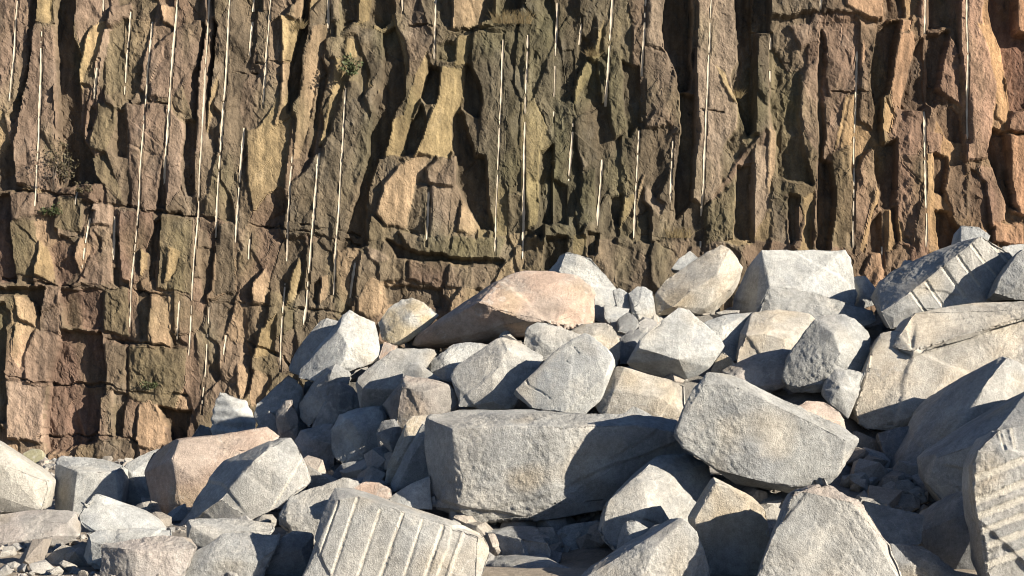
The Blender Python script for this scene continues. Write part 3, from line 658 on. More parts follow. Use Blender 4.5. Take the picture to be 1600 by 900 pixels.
# label, tone, distance m, thickness (px at that distance), roughness, [(px, py, depth px)...]  then options
BOULDERS = [
 ("pale block with seven parallel drill grooves down its face, at the front", 'm', 15.5, 120, .22,
  [(512,782,22),(530,781,8),(562,775,5),(624,797,0),(692,822,0),(757,840,0),(771,854,8),(524,761,50),(551,762,55),(630,788,55),(704,814,40),(757,835,15),(468,900,6),(460,925,-8),(742,925,-30),(757,898,-12),(770,868,6)],
  dict(vox=0.0130, name="drilled_block", grooves=[(529,784,500,866,5,.32),(558,779,515,910,6.5,.2),(594,797,555,915,6,.17),(630,800,590,915,7,.22),(660,813,627,915,5.5,.18),(692,823,660,915,6.5,.2),(723,834,700,900,5.5,.12)])),
 ("large rough grey rock with pinkish top edge at the bottom of the picture", 'm', 14.95, 120, 1.1,
  [(1246,757,10),(1238,764,4),(1223,808,0),(1201,865,-8),(1184,895,-12),(1175,925,-14),(1425,925,-15),(1396,850,4),(1330,785,2),(1282,746,40),(1301,754,40),(1344,777,35),(1361,800,25),(1368,825,12)], dict(pink=1)),
 ("grey block with broad ridged drill grooves across its face, cut by the frame", 'm', 15.15, 130, .8,
  [(1528,705,6),(1521,727,1),(1522,770,0),(1531,828,0),(1545,930,0),(1540,689,25),(1560,667,35),(1600,661,35),(1690,670,20),(1700,930,0),(1700,720,0),(1575,702,-2)],
  dict(vox=0.0205, name="drilled_block", grooves=[(1515,752,1710,677,14,.16),(1515,788,1710,713,14,.18),(1520,811,1710,738,13,.15),(1520,836,1710,763,12,.17),(1550,852,1710,790,13,.12),(1540,886,1710,817,13,.15),(1562,672,1570,700,7,.35),(1580,668,1586,698,6,.3)])),
 ("pointed grey rock with mottled crest below the tan rock, half in shadow", 'm', 15.4, 130, .8,
  [(880,925,-8),(910,897,0),(959,862,15),(1005,839,20),(1048,808,25),(1070,811,10),(1089,830,5),(1102,864,0),(1120,925,0),(1030,850,-10),(990,925,-30)], {}),
 ("tan stained upright rock crossed by a diagonal shadow edge", 't', 15.95, 110, .5,
  [(1076,808,25),(1113,744,25),(1137,756,22),(1184,777,20),(1197,797,15),(1205,848,10),(1200,905,0),(1095,905,-5),(1086,812,0),(1118,752,5)], dict(ochre=.7)),
 ("rock with a sunlit left cheek and shaded right side beneath the tilted boulder", 'm', 16.75, 110, .6,
  [(928,830,6),(938,793,8),(993,746,30),(1028,711,110),(1074,708,135),(1110,725,135),(1115,810,105),(1075,835,60),(962,870,-8),(1000,820,0),(1011,790,6),(1003,752,24)], {}),
 ("small wedge stone leaning in front of the sunlit cheek of rock", 'g', 15.95, 50, .5,
  [(962,862,10),(967,831,12),(976,811,10),(994,811,5),(1019,827,5),(1012,880,0),(985,850,-5)], {}),
 ("huge grey block with a dark left end face and a shadow over its right half", 'm', 17.75, 100, .9,
  [(663,652,75),(661,720,80),(665,793,75),(707,812,45),(705,668,8),(725,700,2),(725,750,0),(715,800,5),(672,646,90),(717,637,95),(833,637,90),(910,654,60),(987,649,70),(1057,654,80),(1090,690,80),(750,662,18),(858,666,-14),(907,668,0),(990,664,20),(1060,674,40),(740,823,10),(840,820,0),(862,790,-8),(927,803,25),(1000,790,50),(1090,770,80)], dict(vox=0.0302)),
 ("shaded bluish rock tucked beneath the huge grey block", 'g', 17.0, 60, .6,
  [(733,826,118),(800,822,115),(845,822,100),(862,850,10),(858,902,0),(735,902,122)], {}),
 ("shaded angular brown-grey rock under the right end of the huge block", 'g', 17.5, 90, .6,
  [(826,860,10),(852,838,15),(884,818,20),(940,810,25),(955,860,10),(912,893,0),(860,888,0),(845,866,0)], {}),
 ("low flat slab lying in shade at the bottom edge below the huge block", 'g', 16.2, 40, .4,
  [(700,876,175),(860,872,80),(885,884,30),(908,897,0),(900,915,0),(702,915,175)], {}),
 ("big tilted rough grey boulder with a smooth top edge resting on the huge block", 'g', 17.0, 120, 1.1,
  [(1051,681,10),(1060,665,8),(1080,607,20),(1104,579,35),(1142,583,42),(1187,612,38),(1235,632,38),(1319,665,35),(1342,686,30),(1340,712,35),(1322,688,0),(1314,738,0),(1304,754,8),(1236,761,0),(1172,749,-5),(1119,734,0),(1066,700,5),(1100,600,12),(1150,600,8),(1150,755,60),(1240,772,60)], dict(steps=0, vox=0.0302)),
 ("steep shaded slab with brown left face rising to a sunlit tip on the right", 'm', 18.5, 90, .6,
  [(1569,556,20),(1564,558,60),(1492,599,95),(1452,636,95),(1433,671,90),(1410,715,75),(1395,741,55),(1400,764,50),(1424,796,40),(1460,805,20),(1537,604,0),(1487,680,0),(1450,730,5),(1600,572,35),(1660,595,70),(1660,690,50),(1570,650,2),(1500,690,-8)], {}),
 ("shaded rock with pale top edge between the steep slab and the ridged block", 'g', 16.9, 80, .5,
  [(1445,721,95),(1462,706,92),(1500,693,75),(1600,617,60),(1660,600,60),(1447,755,88),(1468,793,75),(1540,686,5),(1540,770,0),(1660,650,-10),(1660,780,-10),(1480,812,60),(1725,556,115),(1860,530,135),(1860,780,60)], {}),
 ("dark rock in deep shade beside the ridged block at the right edge", 'd', 16.4, 80, .6,
  [(1432,832,75),(1466,796,75),(1517,762,60),(1560,760,50),(1560,915,0),(1480,915,30),(1440,862,62),(1545,790,5)], {}),
 ("shaded rock wedged behind the pink-edged rough rock", 'g', 16.2, 70, .5,
  [(1345,780,20),(1400,795,25),(1447,806,20),(1440,850,0),(1395,852,-5),(1360,830,0),(1380,890,0)], {}),
 ("dark sloping rock at the bottom edge, right of the pink-edged rough rock", 'd', 15.5, 70, .5,
  [(1390,850,10),(1440,853,25),(1473,873,18),(1502,898,5),(1500,922,0),(1385,922,0),(1400,880,-5)], {}),
 ("broad buff slab with a stepped upper layer reaching the right edge", 't', 19.9, 110, .7,
  [(1319,647,32),(1321,623,32),(1357,575,30),(1361,545,45),(1375,519,60),(1425,540,42),(1425,556,24),(1335,640,5),(1327,657,8),(1353,673,0),(1372,674,0),(1460,640,-12),(1660,600,-12),(1660,480,40),(1600,500,30),(1450,665,25),(1660,680,25)],
  dict(vox=0.0356, pale=.75, extra=[[(1391,543,38),(1423,560,22),(1415,503,42),(1425,484,58),(1465,476,66),(1521,469,74),(1600,468,74),(1670,470,74),(1425,549,16),(1600,497,20),(1670,478,20),(1500,526,16)]])),
 ("tilted block with six pale drill grooves on its front, high on the pile", 'm', 21.79, 70, .6,
  [(1531,369,20),(1500,399,12),(1473,417,8),(1447,440,3),(1422,456,0),(1399,473,0),(1376,487,5),(1369,452,75),(1373,440,80),(1396,422,85),(1440,402,90),(1496,378,80),(1549,369,30),(1571,383,35),(1584,400,35),(1590,470,25),(1487,490,2),(1442,500,-3),(1413,505,0),(1391,515,10),(1540,500,5)],
  dict(vox=0.0205, name="drilled_block", grooves=[(1424,456,1446,487,6,.36),(1447,440,1475,479,6,.36),(1473,417,1508,465,6,.36),(1497,400,1530,447,6,.36),(1519,383,1555,430,6,.36),(1544,372,1575,408,6,.36)])),
 ("grey rock tip showing above the high drilled block", 'w', 22.7, 50, .6,
  [(1495,380,20),(1502,350,20),(1530,354,15),(1548,368,10),(1540,395,0),(1500,395,0)], {}),
 ("grey rock at the right edge against the end of the high drilled block", 'g', 21.45, 80, .9,
  [(1547,470,0),(1562,434,0),(1584,403,5),(1600,385,10),(1665,350,20),(1670,470,0),(1610,440,-12)], {}),
 ("pale rock top behind the high drilled block at the right edge", 'w', 22.7, 50, .5,
  [(1565,384,20),(1600,381,25),(1650,380,20),(1650,425,0),(1570,425,0)], {}),
 ("small white rock tip poking above the dark top of the high drilled block", 'w', 23.26, 30, .4,
  [(1402,428,5),(1413,405,5),(1426,406,5),(1432,435,0)], {}),
 ("white block with a broad bright face and dark left side, crest of the pile", 'w', 23.26, 80, .45,
  [(1190,391,15),(1203,391,18),(1247,392,18),(1320,391,20),(1328,403,18),(1343,470,0),(1203,447,-22),(1243,450,-25),(1180,490,-20),(1340,490,-10),(1167,420,60),(1147,463,70),(1138,490,70)], {}),
 ("long rough grey slab leaning below the white crest block", 'g', 22.36, 60, 1.0,
  [(1172,490,10),(1204,446,30),(1228,448,30),(1271,456,28),(1340,477,22),(1374,488,15),(1374,500,5),(1340,515,0),(1270,500,-5),(1200,500,-5),(1300,540,0),(1190,540,0)], {}),
 ("pale rock just right of the white crest block", 'w', 23.54, 45, .5,
  [(1330,432,10),(1353,430,10),(1368,446,8),(1373,475,0),(1338,487,0),(1345,455,-5)], {}),
 ("squarish rock with tan top and flat grey front, mid pile", 't', 21.58, 50, .4,
  [(1157,518,30),(1175,488,60),(1217,481,65),(1273,491,60),(1280,510,40),(1223,529,0),(1193,521,0),(1165,524,3),(1148,560,5),(1155,580,5),(1240,580,0),(1290,560,20)], dict(pale=.5)),
 ("pointed boulder with rough dark left face and smooth white right face", 'g', 20.3, 70, 1.0,
  [(1220,597,15),(1225,579,18),(1233,552,22),(1273,499,25),(1244,605,5),(1284,600,-5),(1303,523,-2),(1313,552,-8),(1287,493,32),(1321,492,38),(1341,499,38),(1357,517,34),(1364,540,30),(1360,560,25),(1350,600,25),(1300,615,0),(1230,614,20)], {}),
 ("small rounded grey rock under the pointed boulder", 'g', 19.85, 45, .7,
  [(1287,604,10),(1292,589,12),(1305,576,15),(1327,573,18),(1355,580,20),(1345,610,5),(1321,627,0),(1297,632,0),(1288,621,5),(1312,605,-8),(1325,655,5)], {}),
 ("low peach-coloured flat rock above the big tilted boulder", 'p', 18.95, 45, .4,
  [(1236,638,10),(1260,624,25),(1287,625,25),(1313,643,15),(1322,655,10),(1322,690,0),(1260,665,-5),(1290,672,0)], dict(pale=.8)),
 ("pinkish grey slab whose front falls into shadow beside the pointed boulder", 'b', 20.74, 60, .5,
  [(1125,578,30),(1180,554,30),(1223,544,30),(1240,546,25),(1240,600,0),(1200,615,0),(1145,587,0),(1180,602,-5),(1130,605,10)], dict(pale=1)),
 ("tiny tan rock corner left of the pinkish grey slab", 't', 21.13, 35, .4,
  [(1110,580,5),(1127,547,10),(1147,562,5),(1152,595,0),(1113,595,0)], dict(ochre=.7)),
 ("pale rock half shaded behind the white sloping boulder", 'w', 21.92, 50, .5,
  [(1093,505,10),(1133,491,20),(1175,488,20),(1162,565,0),(1130,565,-5),(1120,515,-3),(1098,545,0)], {}),
 ("white boulder with sloping smooth top and undercut grey front, mid pile", 'w', 20.18, 65, .45,
  [(1000,530,10),(1020,513,20),(1060,480,45),(1077,483,45),(1093,503,35),(1120,520,25),(1133,540,20),(1120,557,15),(998,543,0),(1060,562,-15),(980,567,25),(985,573,32),(1040,592,36),(1077,598,34),(1110,574,20)], {}),
 ("cream tan block next to the central pale boulder, above the huge block", 't', 19.34, 75, .5,
  [(924,636,20),(934,617,20),(964,571,25),(976,575,15),(1032,596,10),(1073,600,15),(1078,650,5),(1020,668,0),(940,662,5),(960,610,0),(1030,620,-4)], {}),
 ("small grey wedge on top of the huge block below the cream block", 'g', 18.78, 30, .4,
  [(956,657,0),(990,634,12),(1028,653,6),(1000,668,-5)], {}),
 ("big pink-orange slab with dark undercut front, high in the middle", 'p', 21.58, 50, .7,
  [(747,461,50),(790,432,75),(820,423,85),(867,423,85),(910,430,70),(747,472,8),(777,487,2),(827,503,-8),(862,502,-10),(927,447,55),(943,473,45),(936,507,30),(884,516,0),(640,541,105),(650,523,95),(690,495,75),(687,545,115),(763,538,120),(822,532,105),(870,522,60)], dict(vox=0.0421)),
 ("pale peaked rock standing behind the pink-orange slab", 'w', 23.26, 60, .55,
  [(852,425,45),(876,392,25),(884,391,10),(908,398,8),(924,402,10),(936,424,10),(960,450,12),(985,476,12),(985,505,5),(940,505,0),(900,475,-5),(872,424,0),(885,440,-5),(860,475,35)], {}),
 ("small pale rock at the foot of the peaked rock", 'w', 22.81, 30, .5,
  [(957,453,10),(970,449,10),(984,458,8),(987,490,0),(965,485,-3)], {}),
 ("flat pale rock low down right of the pink-orange slab", 'w', 22.42, 35, .4,
  [(943,476,30),(985,482,30),(976,500,0),(944,496,0),(960,518,0)], {}),
 ("pale angular rock between the peaked rock and the tan boulder", 'w', 22.7, 40, .5,
  [(981,457,15),(996,446,18),(1010,448,15),(1022,456,10),(1023,497,5),(1006,513,-3),(985,492,0),(990,480,-5)], {}),
 ("small shaded rock in the gap right of the pink-orange slab", 'd', 22.08, 35, .5,
  [(964,499,8),(982,486,10),(990,489,8),(1001,508,5),(985,524,0),(964,519,0)], {}),
 ("shaded rock deep in the gap left of the white sloping boulder", 'd', 21.24, 50, .5,
  [(964,532,8),(984,516,12),(1012,511,15),(1012,565,0),(968,570,0),(990,535,-3)], {}),
 ("tan and cream boulder leaning left with a dark underside, near the crest", 't', 22.7, 60, .7,
  [(1020,492,15),(1023,457,20),(1040,437,25),(1070,423,25),(1103,397,30),(1127,380,35),(1141,385,30),(1163,417,25),(1120,430,-5),(1080,455,-8),(1050,480,-5),(1100,482,8),(1140,453,20),(1085,490,12),(1150,462,65),(1110,497,55)], dict(ochre=.6, pale=.6)),
 ("small white rock tip behind the leaning tan boulder", 'w', 23.82, 30, .4,
  [(1048,421,5),(1060,405,8),(1078,391,10),(1093,402,5),(1093,430,0)], {}),
 ("two-faced white block with a smooth bright right face, left of the pile", 'w', 21.58, 70, .5,
  [(465,590,18),(468,578,18),(536,493,26),(546,485,32),(588,502,30),(593,527,25),(595,556,20),(580,568,12),(553,580,2),(530,513,4),(543,540,-6),(537,565,-6),(500,602,0),(485,597,5)], {}),
 ("mottled rock crossed by a shadow strip behind the two-faced white block", 'm', 22.08, 55, .8,
  [(449,577,12),(455,557,14),(475,531,17),(498,502,20),(510,495,18),(531,500,15),(525,545,0),(470,588,0),(452,584,5)], {}),
 ("white boulder with an ochre patch beside the pink-orange slab", 'o', 22.36, 55, .5,
  [(588,503,15),(605,480,20),(626,465,25),(643,463,22),(663,472,15),(687,491,10),(668,512,2),(640,532,0),(620,540,0),(594,531,5),(640,495,-8),(615,510,-2)], dict(ochre=.75)),
 ("broad pale rock with shaded foot below the ochre-patched boulder", 'm', 20.74, 60, .5,
  [(553,592,10),(586,566,15),(620,543,20),(645,543,22),(680,544,25),(685,552,20),(655,570,8),(620,608,-6),(565,607,-2),(562,645,18),(612,648,15),(645,600,0)], {}),
 ("small pinkish stone between the white block and the broad pale rock", 'p', 21.69, 25, .4,
  [(590,563,3),(600,534,8),(622,538,5),(620,556,0)], {}),
 ("pale rock with brown lower facet just under the pink-orange slab", 'w', 21.02, 50, .5,
  [(666,571,10),(684,554,15),(708,535,25),(734,534,28),(768,536,28),(765,552,15),(715,570,0),(700,597,0),(692,562,0),(680,592,5),(742,592,5)], {}),
 ("small dark-capped stone on top of the brown block", 'g', 20.35, 40, .5,
  [(627,592,5),(630,575,8),(640,565,12),(652,566,10),(660,578,0),(692,594,5),(660,598,-3),(640,604,0)], {}),
 ("brown rough block with shaded left face, left of the slabby grey rock", 'b', 19.9, 60, 1.0,
  [(596,632,45),(627,591,30),(634,587,30),(680,591,25),(702,597,20),(719,618,20),(716,642,15),(626,604,0),(620,640,0),(606,652,25),(617,676,5),(650,657,-5),(664,612,-5),(690,652,5)], {}),
 ("small shaded rock hanging under the brown rough block", 'd', 19.45, 40, .5,
  [(586,678,10),(596,657,12),(617,654,5),(630,672,5),(615,713,0),(608,690,-5)], {}),
 ("narrow rock with a sunlit cream top left of the huge block", 't', 19.12, 45, .5,
  [(630,682,5),(634,660,12),(643,650,18),(672,648,18),(668,700,5),(642,762,0),(600,758,5),(605,725,8),(640,690,-5)], {}),
 ("bluish shaded leaning slab against the dark end of the huge block", 'g', 18.78, 40, .5,
  [(660,660,15),(608,756,15),(615,770,0),(674,750,0),(674,670,5),(640,720,-3)], {}),
 ("pale triangular rock at the foot of the huge block's dark end", 'w', 18.1, 55, .5,
  [(604,778,10),(640,756,15),(672,742,15),(677,797,0),(630,793,-3),(610,793,0)], {}),
 ("small rounded pink rock behind the seven-groove block", 'p', 17.2, 40, .4,
  [(550,762,8),(571,751,12),(592,753,12),(612,763,8),(613,777,0),(590,793,-3),(553,778,0)], {}),
 ("grey rock with smooth pale top left behind the seven-groove block", 'm', 17.5, 70, .7,
  [(424,812,10),(440,803,5),(453,778,20),(469,769,28),(522,753,40),(536,747,45),(560,751,45),(578,778,20),(530,802,0),(500,802,0),(447,812,0),(470,838,0),(440,832,5),(500,855,-5)], {}),
 ("dark shaded rock touching the left edge of the seven-groove block", 'd', 16.1, 60, .6,
  [(396,880,10),(432,843,15),(456,828,20),(492,832,20),(487,905,0),(410,912,0),(430,870,0),(470,860,-4)], {}),
 ("rounded boulder with pale top and blue shaded front at the bottom edge", 'g', 15.9, 75, .5,
  [(279,890,10),(284,876,12),(309,858,20),(349,833,35),(380,829,40),(440,832,40),(437,852,20),(400,880,0),(330,875,0),(285,910,5),(410,910,0)], {}),
 ("flat-topped pale block below the tilted smooth slab", 'm', 17.0, 55, .6,
  [(288,822,8),(290,813,15),(311,809,30),(353,810,40),(434,815,40),(433,829,15),(378,830,3),(330,840,-5),(320,860,0),(290,844,5),(300,822,0),(400,865,0)], {}),
 ("ribbed brown-grey block with corrugated left end at the bottom edge", 'b', 15.8, 65, .9,
  [(154,854,25),(159,848,28),(200,843,35),(228,839,40),(256,837,45),(288,840,40),(309,855,20),(287,910,0),(210,910,-5),(195,858,0),(155,910,20),(215,858,-3),(260,862,2)], dict(pale=1.2)),
 ("pale slab with a narrow bright leg left of the ribbed block", 'w', 16.6, 55, .4,
  [(137,834,15),(150,827,25),(210,826,35),(270,826,35),(270,845,15),(200,848,0),(155,850,-3),(155,886,0),(144,893,3),(136,882,8),(140,845,0),(215,888,5),(126,870,20)], {}),
 ("pale flat rock rising to a peak beside the dark-cheeked block", 'w', 17.5, 45, .4,
  [(118,807,10),(127,801,15),(139,775,35),(150,769,40),(170,793,45),(214,791,60),(245,812,50),(262,830,35),(190,830,0),(148,829,-5),(136,834,0),(125,822,5),(170,808,15),(200,850,5)], {}),
 ("block with a dark left cheek and pale front standing on the ground", 'w', 21.3, 65, .55,
  [(82,722,48),(96,712,60),(160,716,60),(195,726,48),(192,772,15),(188,805,10),(112,808,0),(84,808,42),(121,737,0),(180,738,5)], {}),
 ("pale rock squeezed between the dark-cheeked block and the pink-topped boulder", 'w', 22.0, 45, .5,
  [(194,727,10),(231,703,25),(262,695,25),(257,790,5),(224,808,0),(190,803,10),(205,740,-2)], {}),
 ("cream boulder cut by the left edge with a shaded hollow beneath", 'w', 20.8, 90, .5,
  [(-70,655,40),(0,695,32),(39,722,30),(60,735,25),(80,754,15),(68,800,0),(41,792,0),(0,772,0),(-70,750,0),(35,735,0),(0,725,-5),(-70,720,-5),(0,805,28),(-70,805,28)], dict(cream=1)),
 ("low brown flat slab on the ground with a cream right facet", 'b', 18.8, 40, .5,
  [(-40,810,30),(0,803,35),(42,797,45),(108,795,50),(122,797,45),(128,818,30),(127,838,8),(90,837,0),(44,843,-5),(5,848,-5),(-40,850,0),(105,815,12),(90,858,10),(0,865,5)], dict(pale=1.1)),
 ("shaded stone lying on the gravel left of the pale slab", 'g', 17.0, 40, .5,
  [(60,880,5),(80,862,10),(98,849,15),(113,855,10),(125,862,8),(120,882,0),(75,886,0)], {}),
 ("greenish flat stone leaning at the foot of the cliff", 't', 37.5, 30, .4,
  [(30,712,8),(49,700,12),(66,703,10),(68,728,0),(50,732,0),(35,724,0)], dict(green=1)),
 ("boulder with a pink speckled top and a dark rounded left side", 'p', 20.5, 50, .7,
  [(220,735,85),(231,704,95),(250,694,85),(233,808,70),(268,820,25),(270,690,22),(270,722,2),(275,755,0),(300,772,5),(320,802,10),(270,687,42),(400,670,72),(417,668,72),(437,681,60),(400,705,20),(340,735,0),(300,745,-5),(400,800,20),(290,827,20)], dict(vox=0.0389)),
 ("large smooth slab tilted against the pink-topped boulder, dark left face", 'm', 18.8, 60, .4,
  [(263,835,42),(313,761,64),(348,719,75),(400,700,68),(437,682,45),(437,685,28),(398,718,5),(371,749,0),(342,780,0),(364,808,10),(318,806,22),(300,814,30),(456,683,34),(470,705,28),(490,754,20),(467,766,8),(435,793,0),(392,814,0),(370,808,2)], dict(vox=0.0302, grooves=[(474,714,422,800,4.5,.25)])),
 ("small white banded block standing against the cliff foot", 'w', 25.0, 45, .5,
  [(328,690,5),(331,645,8),(339,613,12),(345,610,12),(384,624,10),(398,654,10),(395,690,5),(325,765,0),(400,765,0),(375,650,-4)], dict(band=1)),
 ("low blue-shaded stone left of the white banded block", 'd', 25.3, 30, .5,
  [(290,692,3),(312,660,8),(330,668,5),(332,760,0),(290,760,0)], {}),
 ("dark shaded boulder at the left shoulder of the pile", 'g', 21.92, 60, .6,
  [(395,650,10),(400,630,15),(424,605,20),(450,582,25),(465,592,20),(474,608,15),(462,645,0),(430,640,-3),(405,664,0),(420,705,0),(470,685,5)], {}),
 ("small shaded wedge below the dark shoulder boulder", 'd', 21.77, 35, .5,
  [(394,676,5),(420,640,8),(436,655,3),(442,695,0),(398,698,0)], {}),
 ("upright shaded stone with a pale nick on its top", 'b', 21.43, 35, .5,
  [(429,650,8),(432,640,10),(446,622,10),(457,620,8),(466,650,5),(466,692,0),(437,692,0),(445,650,-4)], {}),
 ("streaked rock with a sunlit right tip in front of the two-faced block", 'g', 21.37, 50, .9,
  [(464,633,25),(480,604,27),(508,572,28),(524,565,24),(552,580,18),(541,604,5),(518,578,0),(510,605,0),(466,655,20),(480,672,15),(505,637,0),(530,632,0)], {}),
 ("dark pyramid-shaped rock in the shaded hollow", 'd', 21.26, 50, .5,
  [(485,670,20),(508,628,20),(515,610,15),(528,593,12),(556,608,12),(580,634,10),(562,665,0),(530,650,-5),(530,600,0),(500,684,5),(562,692,5)], {}),
 ("block with a sunlit pale top and shaded grooved left face", 'w', 20.31, 45, .5,
  [(516,672,25),(529,646,35),(558,638,40),(596,633,40),(604,642,35),(602,656,20),(572,676,0),(555,666,0),(543,655,5),(518,718,20),(528,727,15),(570,702,-5),(602,702,10),(560,738,10)], {}),
 ("shaded rock with a small tan sunlit top behind the tilted slab", 'b', 20.85, 45, .5,
  [(456,692,10),(470,671,15),(490,668,15),(510,660,18),(522,662,15),(524,695,0),(490,687,-3),(470,702,0),(480,735,0),(522,735,0)], dict(pale=1)),
 ("dark low rock at the bottom of the shaded hollow", 'd', 20.12, 45, .5,
  [(510,758,5),(529,723,12),(554,720,12),(605,721,12),(602,760,0),(550,764,0),(553,735,-3)], {}),
 ("small dark stone wedged right behind the tilted smooth slab", 'd', 19.73, 25, .4,
  [(480,726,5),(500,738,5),(517,750,3),(512,773,0),(482,773,0)], {}),
 ("slabby grey rock with a curved ridge left of the central pale boulder", 'm', 19.9, 60, .6,
  [(702,588,20),(705,575,22),(717,570,22),(753,547,25),(783,523,36),(807,530,38),(853,557,32),(843,577,15),(793,545,6),(770,588,-5),(718,612,5),(716,637,5),(770,627,-8),(802,644,0),(817,612,0)], {}),
 ("central pale boulder with thin dark cracks resting on the huge block", 'w', 19.34, 55, .45,
  [(798,615,25),(847,573,26),(873,543,32),(913,520,34),(921,522,30),(960,552,18),(962,572,18),(945,590,0),(880,645,-10),(907,656,5),(827,637,10),(940,627,10)], dict(cracks=[[(820,590),(825,602),(845,612),(858,622)],[(893,540),(905,552)],[(885,563),(893,571)]])),
 ("rounded pale rock above the central boulder under the pink-orange slab", 'm', 20.24, 50, .6,
  [(817,537,5),(823,510,10),(840,501,15),(855,503,15),(890,519,12),(914,525,10),(882,565,0),(830,565,0),(845,530,-4)], {}),
 ("tan-faced rock with a dark streaked top behind the central boulder", 't', 20.57, 40, .5,
  [(884,520,22),(910,506,28),(948,504,22),(957,509,17),(969,530,10),(972,552,6),(962,574,0),(925,530,-2),(940,562,-4),(930,515,10)], {}),
 ("shaded rock in the dark hole right of the big tilted boulder", 'd', 19.5, 50, .5,
  [(1333,670,10),(1381,690,15),(1403,702,12),(1402,765,5),(1350,785,0),(1333,742,0)], {}),
 ("shaded rock under the buff stepped slab", 'd', 19.34, 50, .5,
  [(1370,676,10),(1442,658,15),(1442,724,0),(1395,734,0),(1378,702,0)], {}),
 ("dark rock behind the tan upright rock, below the tilted boulder", 'd', 17.8, 45, .5,
  [(1108,738,5),(1160,745,10),(1212,770,10),(1218,845,0),(1128,835,0)], {}),
]

def P3(px, py, Y):
    return ((px - CX) / F * Y, Y, CH + (HZ - py) / F * Y)

def clean_hull(co):
    b = bmesh.new()
    for c in co: b.verts.new(c)
    bmesh.ops.remove_doubles(b, verts=b.verts[:], dist=.012)
    r = bmesh.ops.convex_hull(b, input=b.verts[:])
    bmesh.ops.delete(b, geom=[v for v in b.verts if not v.link_faces], context='VERTS')
    inner = [v for v in r['geom_interior'] + r['geom_unused'] if isinstance(v, bmesh.types.BMVert) and v.is_valid]
    if inner: bmesh.ops.delete(b, geom=inner, context='VERTS')
    return b

tmp = []
mound_pts = []
for bi, (label, tone, Y0, T, rough, pts, opt) in enumerate(BOULDERS):
    hulls = []
    allw = []
    for hull in [pts] + opt.get('extra', []):
        k = Y0 / F
        W = [Vector(P3(px, py, Y0 + d * k)) for px, py, d in hull]
        dmx = max(p[2] for p in hull)
        cxp = sum(p[0] for p in hull) / len(hull); cyp = sum(p[1] for p in hull) / len(hull)
        for px, py, d in hull:                               # the unseen back, a little smaller than the front
            W.append(Vector(P3(cxp + (px - cxp) * .80, cyp + 6 + (py - cyp) * .80, Y0)) + Vector((0, (dmx * .55 + d * .45 + T * .8) * k, 0)))
        bm = clean_hull([tuple(w) for w in W])
        rb = np.random.default_rng(bi * 7 + 3)                # corners knocked off by small flat breaks
        for _ in range(opt.get('cuts', 4)):
            nn = rb.normal(size=3); nn[1] *= .6; nn /= np.linalg.norm(nn); nn = Vector(nn)
            if hull is not pts: break
            prj = [v.co.dot(nn) for v in bm.verts]
            hi, lo = max(prj), min(prj); dcut = hi - (hi - lo) * rb.uniform(.01, .05)
            bmesh.ops.bisect_plane(bm, geom=bm.verts[:] + bm.edges[:] + bm.faces[:], plane_co=nn * dcut, plane_no=nn, clear_outer=True)
            co = [tuple(v.co) for v in bm.verts]; bm.free(); bm = clean_hull(co)
        hulls.append(bm)
        allw += W
    vox = opt.get('vox', max(.020, .00132 * Y0))
    Vh, Fh = [], []
    for b_ in hulls:
        bmesh.ops.triangulate(b_, faces=b_.faces[:]); bmesh.ops.recalc_face_normals(b_, faces=b_.faces[:])
        b_.verts.index_update()
        o_ = len(Vh); Vh += [tuple(v.co) for v in b_.verts]; Fh += [[v.index + o_ for v in f.verts] for f in b_.faces]; b_.free()
    tmp.append((np.array(Vh), np.array(Fh), vox))
    A = np.array([tuple(w) for w in allw])
    mound_pts.append((A[:, 0].mean(), A[:, 1].mean() + .1, A[:, 2].min() + .18 * (A[:, 2].max() - A[:, 2].min()), .5 * (A[:, 0].max() - A[:, 0].min())))

def tessellate(V, Fc, L):
    """split every edge longer than L (coarser on the unseen back) until none is left; stays watertight"""
    y0, y1 = V[:, 1].min(), V[:, 1].max()
    for _ in range(13):
        e = np.stack([Fc, np.roll(Fc, -1, 1)], -1)
        e = e.reshape(-1, 2).astype(np.int64); key = e.min(1) * len(V) + e.max(1)
        uk, inv = np.unique(key, return_inverse=True)
        a, b = uk // len(V), uk % len(V)
        mid = (V[a] + V[b]) / 2
        lim = L * (1 + 4 * np.clip(((mid[:, 1] - y0) / (y1 - y0 + 1e-9) - .45) / .25, 0, 1))
        mk = np.linalg.norm(V[a] - V[b], axis=1) > lim
        if not mk.any(): break
        ids = np.full(len(uk), -1); ids[mk] = len(V) + np.arange(mk.sum())
        V = np.vstack([V, mid[mk]])
        m = ids[inv].reshape(-1, 3); k = (m >= 0)
        code = k[:, 0] + 2 * k[:, 1] + 4 * k[:, 2]
        out = [Fc[code == 0]]
        f, g = Fc[code == 7], m[code == 7]
        out += [np.stack(t, 1) for t in ((f[:, 0], g[:, 0], g[:, 2]), (g[:, 0], f[:, 1], g[:, 1]), (g[:, 2], g[:, 1], f[:, 2]), (g[:, 0], g[:, 1], g[:, 2]))]
        for r, (c1c, c2c) in enumerate(((1, 3), (2, 6), (4, 5))):
            f = np.roll(Fc[code == c1c], -r, 1); g = np.roll(m[code == c1c], -r, 1)
            out += [np.stack((f[:, 0], g[:, 0], f[:, 2]), 1), np.stack((g[:, 0], f[:, 1], f[:, 2]), 1)]
            f = np.roll(Fc[code == c2c], -r, 1); g = np.roll(m[code == c2c], -r, 1)
            out += [np.stack((g[:, 0], f[:, 1], g[:, 1]), 1), np.stack((f[:, 0], g[:, 0], g[:, 1]), 1), np.stack((f[:, 0], g[:, 1], f[:, 2]), 1)]
        Fc = np.vstack(out)
    return V, Fc

